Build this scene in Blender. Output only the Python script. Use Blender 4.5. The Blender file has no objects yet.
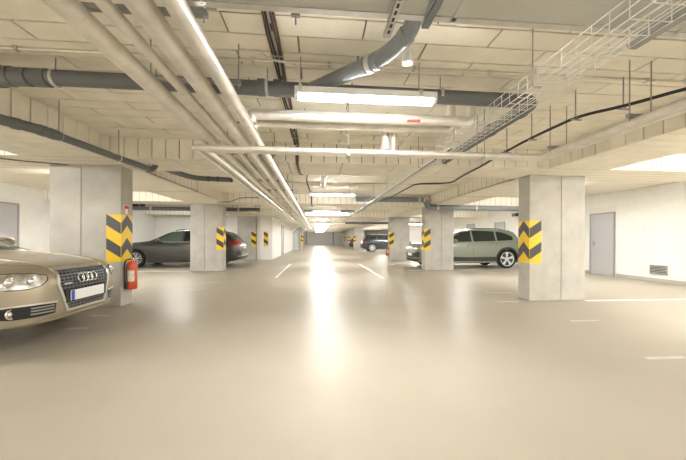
import bpy, bmesh, math, random
from mathutils import Vector, Matrix
from mathutils.bvhtree import BVHTree
random.seed(7)
PI = math.pi
scene = bpy.context.scene
COL = scene.collection

# ------------------------------------------------------------------ camera, world, exposure
CAM_H = 1.15
YAW = math.atan(26 / 310.0)
cd = bpy.data.cameras.new('camera')
cd.sensor_width = 36.0
cd.lens = 310.0 / 686.0 * 36.0
cd.shift_y = 9.1 / 686.0
cd.clip_start = 0.05
cam = bpy.data.objects.new('camera', cd)
COL.objects.link(cam)
cam.matrix_world = (Matrix.Translation((0, 0, CAM_H)) @ Matrix.Rotation(-YAW, 4, 'Z')
                    @ Matrix.Rotation(PI / 2, 4, 'X') @ Matrix.Rotation(0.004, 4, 'Z'))
scene.camera = cam

world = bpy.data.worlds.new('world')
scene.world = world
world.use_nodes = True
world.node_tree.nodes['Background'].inputs[0].default_value = (0.9, 0.85, 0.75, 1)
world.node_tree.nodes['Background'].inputs[1].default_value = 0.05

LAMP = 64.0           # radiance of the lamp diffusers
vs = scene.view_settings
vs.view_transform = 'Standard'
vs.look = 'None'
vs.gamma = 1.0
vs.use_curve_mapping = False
vs.exposure = 2.08

# ------------------------------------------------------------------ materials
M = {}
def newmat(name):
    m = bpy.data.materials.new(name); m.use_nodes = True
    nt = m.node_tree; b = nt.nodes['Principled BSDF']
    M[name] = m
    return m, nt, b

def mat(name, col, rough=0.6, metal=0.0, var=0.0, scale=6.0, bump=0.0, bscale=40.0, rvar=0.0, coat=0.0, spec=None, stretch=None, detail=4.0):
    """plain colour with noise variation of tone, roughness and fine relief"""
    m, nt, b = newmat(name)
    b.inputs['Base Color'].default_value = (*col, 1)
    b.inputs['Roughness'].default_value = rough
    b.inputs['Metallic'].default_value = metal
    if coat: b.inputs['Coat Weight'].default_value = coat; b.inputs['Coat Roughness'].default_value = 0.06
    if spec is not None: b.inputs['Specular IOR Level'].default_value = spec
    tc = nt.nodes.new('ShaderNodeTexCoord')
    src = tc.outputs['Object']
    if stretch:
        mp = nt.nodes.new('ShaderNodeMapping'); mp.inputs['Scale'].default_value = stretch
        nt.links.new(src, mp.inputs['Vector']); src = mp.outputs['Vector']
    if var:
        n = nt.nodes.new('ShaderNodeTexNoise'); n.inputs['Scale'].default_value = scale; n.inputs['Detail'].default_value = detail
        r = nt.nodes.new('ShaderNodeValToRGB')
        r.color_ramp.elements[0].position = 0.3; r.color_ramp.elements[1].position = 0.7
        r.color_ramp.elements[0].color = (*[c * (1 - var) for c in col], 1)
        r.color_ramp.elements[1].color = (*[min(1, c * (1 + var)) for c in col], 1)
        nt.links.new(src, n.inputs['Vector']); nt.links.new(n.outputs['Fac'], r.inputs['Fac'])
        nt.links.new(r.outputs['Color'], b.inputs['Base Color'])
    if rvar:
        n2 = nt.nodes.new('ShaderNodeTexNoise'); n2.inputs['Scale'].default_value = scale * 0.7; n2.inputs['Detail'].default_value = 5
        mr = nt.nodes.new('ShaderNodeMapRange')
        mr.inputs['From Min'].default_value = 0.3; mr.inputs['From Max'].default_value = 0.7
        mr.inputs['To Min'].default_value = max(0.02, rough - rvar); mr.inputs['To Max'].default_value = rough + rvar
        nt.links.new(src, n2.inputs['Vector']); nt.links.new(n2.outputs['Fac'], mr.inputs['Value'])
        nt.links.new(mr.outputs['Result'], b.inputs['Roughness'])
    if bump:
        n3 = nt.nodes.new('ShaderNodeTexNoise'); n3.inputs['Scale'].default_value = bscale; n3.inputs['Detail'].default_value = 6
        bp = nt.nodes.new('ShaderNodeBump'); bp.inputs['Strength'].default_value = bump; bp.inputs['Distance'].default_value = 0.01
        nt.links.new(src, n3.inputs['Vector']); nt.links.new(n3.outputs['Fac'], bp.inputs['Height'])
        nt.links.new(bp.outputs['Normal'], b.inputs['Normal'])
    return m

def emat(name, col, strength):
    m, nt, b = newmat(name)
    b.inputs['Base Color'].default_value = (0.9, 0.9, 0.9, 1)
    b.inputs['Emission Color'].default_value = (*col, 1)
    b.inputs['Emission Strength'].default_value = strength
    return m

PANEL = (0.89, 0.84, 0.72)
mat('panel', PANEL, 0.85, var=0.07, scale=3.0, bump=0.25, bscale=90)
mat('joint', (0.22, 0.17, 0.11), 0.95)
mat('concrete', (0.47, 0.45, 0.405), 0.75, var=0.11, scale=3.5, bump=0.25, bscale=25, detail=7)
mat('white_block', (0.90, 0.885, 0.85), 0.8, var=0.03, scale=5, bump=0.3, bscale=60)
mat('white_wall', (0.88, 0.865, 0.83), 0.8, var=0.03, scale=2, bump=0.15, bscale=40)
mat('mortar', (0.84, 0.82, 0.78), 0.9)
mat('skirting_paint', (0.50, 0.47, 0.41), 0.5)
mat('line_paint', (0.86, 0.84, 0.79), 0.45, var=0.05, scale=9)
mat('line_faded', (0.56, 0.52, 0.455), 0.42, var=0.12, scale=7)
mat('pvc_grey', (0.135, 0.142, 0.148), 0.38, var=0.06, scale=4)
mat('pvc_grey_mid', (0.20, 0.215, 0.23), 0.4, var=0.06, scale=4)
mat('pvc_dark', (0.06, 0.063, 0.066), 0.4)
mat('foil', (0.80, 0.77, 0.71), 0.32, metal=0.65, var=0.10, scale=8, bump=0.12, bscale=30)
mat('foil_matte', (0.76, 0.72, 0.64), 0.42, metal=0.4, var=0.08, scale=9, bump=0.12, bscale=30)
mat('galv', (0.60, 0.59, 0.56), 0.38, metal=0.8, var=0.08, scale=12)
mat('duct_metal', (0.52, 0.52, 0.48), 0.5, metal=0.2, var=0.06, scale=1.5)
mat('strut', (0.34, 0.34, 0.33), 0.45, metal=0.7)
mat('tray_wire', (0.78, 0.77, 0.72), 0.35, metal=0.5)
mat('black_cable', (0.03, 0.03, 0.03), 0.5)
mat('brown_cable', (0.13, 0.07, 0.05), 0.6)
mat('black', (0.012, 0.012, 0.012), 0.5)
mat('rubber', (0.018, 0.018, 0.018), 0.75, bump=0.2, bscale=60)
mat('door_grey', (0.50, 0.49, 0.50), 0.45, var=0.02, scale=2)
mat('door_frame_grey', (0.36, 0.35, 0.35), 0.45)
mat('panel_bluegrey', (0.66, 0.69, 0.71), 0.55)
mat('roller', (0.86, 0.84, 0.80), 0.5)
mat('white_plastic', (0.80, 0.80, 0.78), 0.35)
mat('sign_yellow', (0.85, 0.56, 0.015), 0.45)
mat('sign_black', (0.055, 0.052, 0.05), 0.5)
mat('red_paint', (0.72, 0.085, 0.025), 0.28, coat=0.4)
mat('red_label', (0.65, 0.05, 0.03), 0.5)
mat('label_paper', (0.72, 0.68, 0.52), 0.5, var=0.3, scale=40)
mat('chrome', (0.80, 0.80, 0.80), 0.14, metal=1.0)
mat('satin_chrome', (0.72, 0.71, 0.68), 0.28, metal=0.9)
mat('lamp_chrome', (0.55, 0.54, 0.50), 0.2, metal=0.85, var=0.45, scale=14)
mat('glass_dark', (0.022, 0.028, 0.026), 0.05, spec=0.7)
mat('glass_green', (0.10, 0.14, 0.12), 0.05, spec=0.8)
mat('plate_white', (0.82, 0.82, 0.80), 0.4)
mat('plate_blue', (0.03, 0.10, 0.45), 0.4)
mat('tail_red', (0.45, 0.012, 0.018), 0.2, coat=0.5)
mat('paint_gold', (0.375, 0.325, 0.24), 0.30, metal=0.55, coat=0.8)
mat('paint_grey', (0.06, 0.059, 0.056), 0.30, metal=0.5, coat=0.8)
mat('paint_sage', (0.215, 0.24, 0.19), 0.32, metal=0.1, coat=0.7)
mat('paint_slate', (0.045, 0.055, 0.065), 0.30, metal=0.4, coat=0.8)
mat('paint_black', (0.02, 0.02, 0.022), 0.30, metal=0.2, coat=0.8)
mat('cladding', (0.045, 0.045, 0.043), 0.6)
mat('alloy_bright', (0.80, 0.80, 0.78), 0.35, metal=0.3)
mat('alloy', (0.55, 0.55, 0.54), 0.3, metal=0.8)
emat('diffuser', (1.0, 0.985, 0.95), LAMP * 0.75)
emat('painted_glow', (1.0, 0.985, 0.95), 0.30)  # weak glow that imitates strong lamp light on a beam face
emat('diffuser_bright', (1.0, 0.985, 0.95), LAMP * 1.2)   # same tubes made stronger over bays and far aisle to even the light

def floor_material():
    m, nt, b = newmat('floor_epoxy')
    N = nt.nodes.new; L = nt.links.new
    tc = N('ShaderNodeTexCoord')
    n1 = N('ShaderNodeTexNoise'); n1.inputs['Scale'].default_value = 0.9; n1.inputs['Detail'].default_value = 8
    r1 = N('ShaderNodeValToRGB')
    r1.color_ramp.elements[0].position = 0.30; r1.color_ramp.elements[0].color = (0.385, 0.345, 0.277, 1)
    r1.color_ramp.elements[1].position = 0.70; r1.color_ramp.elements[1].color = (0.42, 0.378, 0.31, 1)
    L(tc.outputs['Object'], n1.inputs['Vector']); L(n1.outputs['Fac'], r1.inputs['Fac'])
    L(r1.outputs['Color'], b.inputs['Base Color'])
    b.inputs['Roughness'].default_value = 0.36
    b.inputs['Specular IOR Level'].default_value = 0.10
    n4 = N('ShaderNodeTexNoise'); n4.inputs['Scale'].default_value = 3.0; n4.inputs['Detail'].default_value = 3
    bp = N('ShaderNodeBump'); bp.inputs['Strength'].default_value = 0.03; bp.inputs['Distance'].default_value = 0.02
    L(tc.outputs['Object'], n4.inputs['Vector']); L(n4.outputs['Fac'], bp.inputs['Height']); L(bp.outputs['Normal'], b.inputs['Normal'])
floor_material()

def lined_panel_material():
    """far ceiling and beams: same panels, joints too fine to pick apart, so drawn by the material"""
    m, nt, b = newmat('panel_far')
    N = nt.nodes.new; L = nt.links.new
    b.inputs['Roughness'].default_value = 0.85
    tc = N('ShaderNodeTexCoord'); sp = N('ShaderNodeSeparateXYZ'); L(tc.outputs['Object'], sp.inputs[0])
    ge = N('ShaderNodeNewGeometry'); sn = N('ShaderNodeSeparateXYZ'); L(ge.outputs['Normal'], sn.inputs[0])
    def mth(op, a, bb=None):
        n = N('ShaderNodeMath'); n.operation = op
        for i, v in enumerate((a, bb)):
            if v is None: continue
            if isinstance(v, (int, float)): n.inputs[i].default_value = v
            else: L(v, n.inputs[i])
        return n.outputs[0]
    fx = mth('LESS_THAN', mth('FRACT', mth('DIVIDE', sp.outputs[0], 0.2)), 0.05)
    fy = mth('LESS_THAN', mth('FRACT', mth('DIVIDE', sp.outputs[1], 0.217)), 0.05)
    isy = mth('GREATER_THAN', mth('ABSOLUTE', sn.outputs[1]), 0.5)
    line = mth('ADD', mth('MULTIPLY', isy, fx), mth('MULTIPLY', mth('SUBTRACT', 1.0, isy), fy))
    n1 = N('ShaderNodeTexNoise'); n1.inputs['Scale'].default_value = 2.5; L(tc.outputs['Object'], n1.inputs['Vector'])
    r1 = N('ShaderNodeValToRGB')
    r1.color_ramp.elements[0].color = (*[c * 0.92 for c in PANEL], 1); r1.color_ramp.elements[1].color = (*[c * 1.07 for c in PANEL], 1)
    L(n1.outputs['Fac'], r1.inputs['Fac'])
    mx = N('ShaderNodeMix'); mx.data_type = 'RGBA'
    L(line, mx.inputs['Factor']); L(r1.outputs['Color'], mx.inputs['A']); mx.inputs['B'].default_value = (0.36, 0.30, 0.21, 1)
    L(mx.outputs['Result'], b.inputs['Base Color'])
lined_panel_material()

# ------------------------------------------------------------------ mesh helpers
def link(o): COL.objects.link(o); return o

class MB:
    def __init__(s): s.v = []; s.f = []
    def add(s, vs_, fs):
        k = len(s.v); s.v += [tuple(p) for p in vs_]; s.f += [tuple(i + k for i in f) for f in fs]; return s
    def box(s, x0, x1, y0, y1, z0, z1):
        return s.add([(x0, y0, z0), (x1, y0, z0), (x1, y1, z0), (x0, y1, z0), (x0, y0, z1), (x1, y0, z1), (x1, y1, z1), (x0, y1, z1)],
                     [(0, 3, 2, 1), (4, 5, 6, 7), (0, 1, 5, 4), (1, 2, 6, 5), (2, 3, 7, 6), (3, 0, 4, 7)])
    def tube(s, path, r, n=12, cap=True):
        """tube along a list of points; r number or list"""
        pts = [Vector(p) for p in path]; m = len(pts)
        rs = r if isinstance(r, (list, tuple)) else [r] * m
        k = len(s.v); prev = None
        for i, p in enumerate(pts):
            d = (pts[min(i + 1, m - 1)] - pts[max(i - 1, 0)])
            if d.length < 1e-9: d = Vector((0, 0, 1))
            d.normalize()
            if prev is None:
                a = Vector((0, 0, 1)) if abs(d.z) < 0.9 else Vector((1, 0, 0))
                u = d.cross(a).normalized()
            else:
                u = (prev - d * prev.dot(d)).normalized()
            prev = u; w = d.cross(u)
            for j in range(n):
                a = 2 * PI * j / n
                q = p + (u * math.cos(a) + w * math.sin(a)) * rs[i]
                s.v.append(tuple(q))
        for i in range(m - 1):
            for j in range(n):
                a = k + i * n + j; b = k + i * n + (j + 1) % n
                s.f.append((a, b, b + n, a + n))
        if cap:
            s.f.append(tuple(k + j for j in reversed(range(n)))); s.f.append(tuple(k + (m - 1) * n + j for j in range(n)))
        return s
    def lathe(s, prof, origin, axis='y', n=24, loop=False):
        """prof: list of (radius, offset along axis)"""
        k = len(s.v); ox, oy, oz = origin; m = len(prof)
        for r, t in prof:
            for j in range(n):
                a = 2 * PI * j / n; c, sn = r * math.cos(a), r * math.sin(a)
                s.v.append({'y': (ox + c, oy + t, oz + sn), 'z': (ox + c, oy + sn, oz + t), 'x': (ox + t, oy + c, oz + sn)}[axis])
        for i in range(m if loop else m - 1):
            i2 = (i + 1) % m
            for j in range(n):
                a, b = i * n + j, i * n + (j + 1) % n
                s.f.append((k + a, k + b, k + i2 * n + (j + 1) % n, k + i2 * n + j))
        if not loop:
            s.f.append(tuple(k + j for j in reversed(range(n)))); s.f.append(tuple(k + (m - 1) * n + j for j in range(n)))
        return s
    def prism(s, poly, fn, d0, d1):
        """poly: 2d points; fn(u,v,d)->3d"""
        n = len(poly)
        vs_ = [fn(u, v, d0) for u, v in poly] + [fn(u, v, d1) for u, v in poly]
        return s.add(vs_, [tuple(reversed(range(n))), tuple(range(n, 2 * n))] + [(i, (i + 1) % n, n + (i + 1) % n, n + i) for i in range(n)])
    def mesh(s, name, mt, smooth=0):
        me = bpy.data.meshes.new(name); me.from_pydata(s.v, [], s.f)
        bm = bmesh.new(); bm.from_mesh(me); bmesh.ops.recalc_face_normals(bm, faces=bm.faces); bm.to_mesh(me); bm.free()
        if mt: me.materials.append(M[mt])
        if smooth:
            me.shade_smooth(); me.set_sharp_from_angle(angle=math.radians(smooth))
        return me
    def build(s, name, mt, parent=None, smooth=0, bevel=0):
        off = parent_world(parent) if parent is not None else Vector((0, 0, 0))
        if off.length: s.v = [tuple(Vector(p) - off) for p in s.v]
        o = link(bpy.data.objects.new(name, s.mesh(name, mt, smooth)))
        if parent is not None: o.parent = parent
        if bevel:
            b = o.modifiers.new('bevel', 'BEVEL'); b.width = bevel; b.segments = 2; b.limit_method = 'ANGLE'
        return o

def parent_world(p):
    v = Vector((0, 0, 0))
    while p is not None:
        v += p.location; p = p.parent
    return v

def tag(o, label, cat, group=None):
    o['label'] = label; o['category'] = cat
    if group: o['group'] = group
    return o
def thing(name, label, cat, loc=(0, 0, 0), group=None):
    o = link(bpy.data.objects.new(name, None)); o.location = loc; o.empty_display_size = 0.1
    return tag(o, label, cat, group)
def struct(o): o['kind'] = 'structure'; return o

def arc_path(pts, rad=0.12, n=6):
    """round the corners of a polyline"""
    P = [Vector(p) for p in pts]; out = [P[0]]
    for i in range(1, len(P) - 1):
        a = (P[i - 1] - P[i]); b = (P[i + 1] - P[i])
        r = min(rad, a.length * 0.49, b.length * 0.49)
        p0 = P[i] + a.normalized() * r; p1 = P[i] + b.normalized() * r
        for k in range(n + 1):
            t = k / n
            out.append(p0.lerp(P[i], t).lerp(P[i].lerp(p1, t), t))
    out.append(P[-1])
    return out

# ------------------------------------------------------------------ the setting
XL, XR, YB, YF = -8.7, 9.4, -5.0, 60.0
BZ, SZ = 2.37, 2.68                     # beam underside, slab underside
LBL = (-4.40, -3.13); LBR = (3.95, 5.05)  # longitudinal beams
ROWS = [-0.2, 5.5, 11.2, 16.9, 22.6, 28.3, 33.9, 39.6, 45.3, 51.0]
def beam_span(y): return (y - 0.53, y + 0.38)

fl = MB().box(XL - 0.3, XR + 0.3, YB - 0.3, YF + 0.3, -0.2, 0.0).build('floor', 'floor_epoxy'); struct(fl)
marks = [
    (-1.25, -1.17, 9.3, 14.4), (1.90, 2.00, 9.0, 14.3),
    (5.09, 8.9, 5.44, 5.52), (3.32, 3.76, 5.44, 5.52), (3.62, 4.22, 6.38, 6.46),
    (3.60, 4.02, 4.09, 4.15), (3.20, 3.62, 2.73, 2.79),
    (-3.32, -3.08, 4.84, 4.92), (-3.16, -2.90, 4.17, 4.25), (-3.0, -2.5, 8.3, 8.38), (-2.9, -2.5, 7.2, 7.28),
    (3.4, 8.8, 11.25, 11.33), (-8.2, -4.5, 11.25, 11.33),
]
for k, (x0, x1, y0, y1) in enumerate(marks):
    MB().box(x0, x1, y0, y1, 0.0, 0.002).build('painted_line', 'line_paint' if k in (0, 1, 2, 11, 12) else 'line_faded', fl)

mat('scuff', (0.40, 0.35, 0.28), 0.5)
for x, y, l in ((-1.96, 2.13, 0.10), (-1.90, 2.17, 0.07), (-1.98, 2.19, 0.06), (-1.83, 2.2, 0.08), (-1.52, 2.35, 0.12), (-1.3, 3.2, 0.1), (0.9, 2.2, 0.03), (0.35, 1.9, 0.03), (1.45, 2.5, 0.04)):
    MB().prism([(0, 0), (l * 0.5, 0.006), (l, 0.002), (l * 0.5, -0.004)], lambda u, v, d: (x + u, y + v * 1.5, d), 0.0, 0.0008).build('scuff_mark', 'scuff', fl)

# ceiling: slab with the panels set below it
SEAM = 0.014
c = MB()
c.box(XL - 0.3, XR + 0.3, YB - 0.3, YF + 0.3, SZ + 0.015, SZ + 0.3)
ceiling = struct(c.build('ceiling', 'joint'))
Y0, Y1 = beam_span(ROWS[0])[1], beam_span(ROWS[1])[0]       # the bay in front of the first pillars
RP = 0.217
def panel(parent, x0, x1, y0, y1, z0, z1):
    g = SEAM / 2
    o = MB().box(x0 + (g if x1 - x0 > 0.03 else 0), x1 - (g if x1 - x0 > 0.03 else 0), y0 + (g if y1 - y0 > 0.03 else 0), y1 - (g if y1 - y0 > 0.03 else 0),
                 z0 + (g if z1 - z0 > 0.05 else 0), z1).build('panel', 'panel', parent)
    return o
# individually laid panels of the near bay
k = 0
y = Y1
while y > 1.2:
    yb = y - RP
    off = -0.66 if k % 2 == 0 else -0.15
    x = off - 3.0
    while x < LBR[0]:
        a, b = max(x, LBL[1]), min(x + 1.0, LBR[0])
        if b - a > 0.05: panel(ceiling, a, b, yb, y, SZ + random.uniform(-0.002, 0.002), SZ + 0.016)
        x += 1.0
    y = yb; k += 1
near_edge = y
# rest of the slab: one joined surface per coffer row, joints in the material
far = MB()
far.box(LBL[1], LBR[0], YB, near_edge - 0.005, SZ, SZ + 0.015)
far.box(LBL[1], LBR[0], Y1, YF, SZ, SZ + 0.015)
far.box(XL, LBL[1], YB, YF, SZ, SZ + 0.015)
far.box(LBR[0], XR, YB, YF, SZ, SZ + 0.015)
far.build('panel_field', 'panel_far', ceiling)['kind'] = 'stuff'
for xx, yy in (((LBL[1], LBR[0]), 8.40),):
    MB().box(xx[0], xx[1], yy - 0.012, yy + 0.012, SZ - 0.004, SZ + 0.01).build('expansion_joint', 'joint', ceiling)

# beams
T = 0.015
def lbeam(x0, x1, inner):
    near = struct(MB().box(x0 + T, x1 - T, YB, YF, BZ + T, SZ + 0.01).build('ceiling_beam', 'joint'))
    y = Y1; i = 0
    xi0, xi1 = (x1 - T, x1) if inner > 0 else (x0, x0 + T)
    while y > 1.6:
        panel(near, xi0, xi1, y - RP, y, BZ, SZ)
        panel(near, x0, x1, y - RP, y, BZ, BZ + T)
        y -= RP
    m = MB()
    for a, b in ((YB, y), (Y1, YF)):
        m.box(x0, x1, a, b, BZ, BZ + T); m.box(x0, x0 + T, a, b, BZ, SZ); m.box(x1 - T, x1, a, b, BZ, SZ)
    xo = (x0, x0 + T) if inner > 0 else (x1 - T, x1)
    m.box(xo[0], xo[1], y, Y1, BZ + T, SZ)
    m.build('panel_field', 'panel_far', near)['kind'] = 'stuff'
    MB().box(x0 - 0.002, x1 + 0.002, 8.39, 8.41, BZ - 0.002, SZ - 0.01).build('expansion_joint', 'joint', near)
lbeam(*LBL, 1); lbeam(*LBR, -1)
SEGS = ((XL, LBL[0]), (LBL[1], LBR[0]), (LBR[1], XR))
for ri, ry in enumerate(ROWS):
    a, b = beam_span(ry)
    core = MB()
    for x0, x1 in SEGS: core.box(x0, x1, a + T, b - T, BZ + T, SZ + 0.01)
    bo = struct(core.build('ceiling_beam', 'joint'))
    m = MB()
    for si, (x0, x1) in enumerate(SEGS):
        m.box(x0, x1, b - T, b, BZ, SZ)
        if ri == 1 and si > 0:
            n = int(round((x1 - x0) / 0.2)); w = (x1 - x0) / n
            for i in range(n): panel(bo, x0 + i * w, x0 + (i + 1) * w, a, a + T, BZ, SZ)
            if si == 1:
                n = 8; w = (x1 - x0) / n
                for i in range(n): panel(bo, x0 + i * w, x0 + (i + 1) * w, a + T, b - T, BZ, BZ + T)
            else: m.box(x0, x1, a + T, b - T, BZ, BZ + T)
        else:
            m.box(x0, x1, a, a + T, BZ, SZ); m.box(x0, x1, a + T, b - T, BZ, BZ + T)
    m.build('panel_field', 'panel_far', bo)['kind'] = 'stuff'

# walls
BW, BH = 0.5, 0.2233
def block_wall(name, xs, facing, ylo, yhi, y0, y1, holes, thick=0.2):
    """wall plane at xs; painted blocks laid one by one between ylo and yhi, plain beyond"""
    s = facing
    back = xs - s * 0.005
    m = MB(); m.box(min(back, back - s * thick), max(back, back - s * thick), y0, y1, 0, SZ)
    w = struct(m.build(name, 'mortar'))
    p = MB()
    for a, b in ((y0, ylo), (yhi, y1)):
        if b > a: p.box(min(back, xs), max(back, xs), a, b, 0, SZ)
    p.build('plaster', 'white_block', w)
    rows = 12
    g = 0.004
    for r in range(rows):
        z0 = r * BH; z1 = z0 + BH
        yy = ylo - (BW / 2 if r % 2 else 0)
        while yy < yhi - 1e-6:
            a, b = max(yy, ylo), min(yy + BW, yhi); yy += BW
            spans = [(a, b)]
            for (h0, h1, hz0, hz1) in holes:
                if z1 > hz0 + 0.02 and z0 < hz1 - 0.02:
                    ns = []
                    for (p0, p1) in spans:
                        if p1 <= h0 or p0 >= h1: ns.append((p0, p1)); continue
                        if p0 < h0: ns.append((p0, h0))
                        if p1 > h1: ns.append((h1, p1))
                    spans = ns
            for p0, p1 in spans:
                if p1 - p0 < 0.03: continue
                d = random.uniform(-0.001, 0.001)
                MB().box(min(back, xs + d), max(back, xs + d), p0 + g, p1 - g, z0 + g, z1 - g).build('block', 'white_block', w)
    return w
wall_r = block_wall('wall_right', XR, -1, 6.2, 13.7, YB, YF, [(9.02, 9.98, 0, 2.06)])
wall_l = block_wall('wall_left', XL, 1, 8.9, 12.9, YB, 17.5, [(8.9, 9.85, 0, 2.16)])
wb = struct(MB().box(XL - 0.3, XR + 0.3, YB - 0.2, YB, 0, SZ).build('wall_back', 'white_wall'))
wf = struct(MB().box(XL - 0.3, XR + 0.3, YF, YF + 0.2, 0, SZ).build('wall_front', 'white_wall'))
# partition closing the left bays, with the jutting pier, then the wall along the aisle
m = MB(); m.box(XL - 0.2, -3.6, 17.5, 17.7, 0, SZ); struct(m.build('wall_left_partition', 'white_wall'))
m = MB(); m.box(-3.3, -2.48, 17.45, 17.8, 0, BZ); m.box(-2.68, -2.48, 17.8, 33.0, 0, BZ)
w2 = struct(m.build('wall_left_aisle', 'white_wall'))
m = MB(); m.box(-2.5, -1.42, 32.0, 32.2, 0, BZ); struct(m.build('wall_left_end', 'panel_bluegrey'))
m = MB().prism([(-2.48, 1.85), (-2.48, BZ), (-1.75, BZ)], lambda u, v, d: (u, d, v), 30.0, 32.0)
struct(m.build('trim_stair_soffit', 'white_wall'))
# skirting boards
bb = MB().box(XR - 0.03, XR, YB, 9.0, 0, 0.10).box(XR - 0.03, XR, 10.0, 14.75, 0, 0.10).box(XR - 0.03, XR, 15.75, YF, 0, 0.10)
struct(bb.build('baseboard_right', 'skirting_paint'))
bb = MB().box(XL, XL + 0.03, YB, 8.85, 0, 0.10).box(XL, XL + 0.03, 9.9, 17.5, 0, 0.10)
struct(bb.build('baseboard_left', 'skirting_paint'))

# doors (leaf, frame, handle)
def door(name, xs, s, y0, y1, h, handle_y):
    d = struct(link(bpy.data.objects.new(name, None))); d.location = (xs, (y0 + y1) / 2, 0)
    X = lambda a, b: (min(xs + s * a, xs + s * b), max(xs + s * a, xs + s * b))
    f = MB()
    f.box(*X(-0.02, 0.03), y0, y0 + 0.05, 0, h); f.box(*X(-0.02, 0.03), y1 - 0.05, y1, 0, h); f.box(*X(-0.02, 0.03), y0, y1, h, h + 0.05)
    f.build('door_frame', 'door_frame_grey', d)
    leaf = MB().box(*X(-0.02, 0.012), y0 + 0.05, y1 - 0.05, 0.005, h).build('door_leaf', 'door_grey', d)
    hy = handle_y; sg = 1 if hy < (y0 + y1) / 2 else -1
    hb = MB().box(*X(0.012, 0.018), hy - 0.02, hy + 0.02, 0.95, 1.13)
    hb.tube([(xs + s * 0.018, hy, 1.06), (xs + s * 0.06, hy, 1.06), (xs + s * 0.06, hy + sg * 0.12, 1.06)], 0.009, 8)
    hb.build('door_handle', 'strut', leaf)
    return d
door('door_1', XR, -1, 9.05, 9.95, 2.0, 9.80)
door('door_2', XL, 1, 8.92, 9.82, 2.1, 9.0)
door('door_3', XR, -1, 14.8, 15.7, 2.0, 15.6)
door('door_4', XR, -1, 17.8, 18.8, 2.05, 18.6)
door('door_5', -2.48, 1, 22.0, 23.2, 2.05, 22.2)

# roller shutter at the far end of the aisle
rd = struct(link(bpy.data.objects.new('door_6', None))); rd.location = (0.55, YF, 0)
for i in range(12):
    MB().box(-1.9, 3.0, YF - 0.05, YF - 0.01, 0.0 + i * 0.195, 0.185 + i * 0.195).build('slat', 'roller', rd)
MB().box(-2.15, -1.9, YF - 0.12, YF - 0.01, 0, BZ).build('guide_rail', 'strut', rd)
MB().box(3.0, 3.25, YF - 0.12, YF - 0.01, 0, BZ).build('guide_rail', 'strut', rd)
MB().box(-2.15, 3.25, YF - 0.25, YF - 0.01, BZ - 0.02, SZ - 0.02).build('shutter_box', 'roller', rd)

# ------------------------------------------------------------------ pillars
def pillar(x0, x1, y, label, t=0.33):
    xm = (x0 + x1) / 2; xm = x0 + 0.565 * (x1 - x0) if x0 > 0 else x0 + 0.435 * (x1 - x0)
    p = thing('pillar', label, 'pillar', (xm, y + t / 2, 0), 'concrete pillars along the aisle')
    MB().box(x0, xm - 0.003, y, y + t, 0, BZ).build('pillar_half', 'concrete', p, bevel=0.012)
    MB().box(xm + 0.003, x1, y, y + t, 0, BZ).build('pillar_half', 'concrete', p, bevel=0.012)
    MB().box(xm - 0.02, xm + 0.02, y + 0.02, y + t - 0.02, 0, BZ).build('joint_filler', 'concrete', p)
    return p
LX = (-4.40, -3.28); RX = (3.97, 5.09)
pillar(*LX, 5.5, 'concrete pillar carrying the red fire extinguisher, behind the gold car')
pillar(*LX, 11.2, 'concrete pillar in front of the dark grey estate car')
pillar(-4.3, -3.32, 17.2, 'concrete pillar set against the white partition behind the estate car')
pillar(*RX, 5.5, 'concrete pillar across the aisle from the fire extinguisher, beside the wall door')
pillar(*RX, 11.2, 'concrete pillar in front of the sage green car')
pillar(*RX, 16.75, 'concrete pillar between the sage green car and the dark blue-grey car')
pillar(*RX, 33.4, 'concrete pillar just beyond the dark blue-grey car')
pillar(*RX, 39.6, 'distant concrete pillar beside the black car')
pillar(*RX, 45.3, 'distant concrete pillar near the roller shutter')
pillar(-1.75, -1.40, 31.7, 'slim concrete pier at the end of the blue-grey wall')

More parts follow.
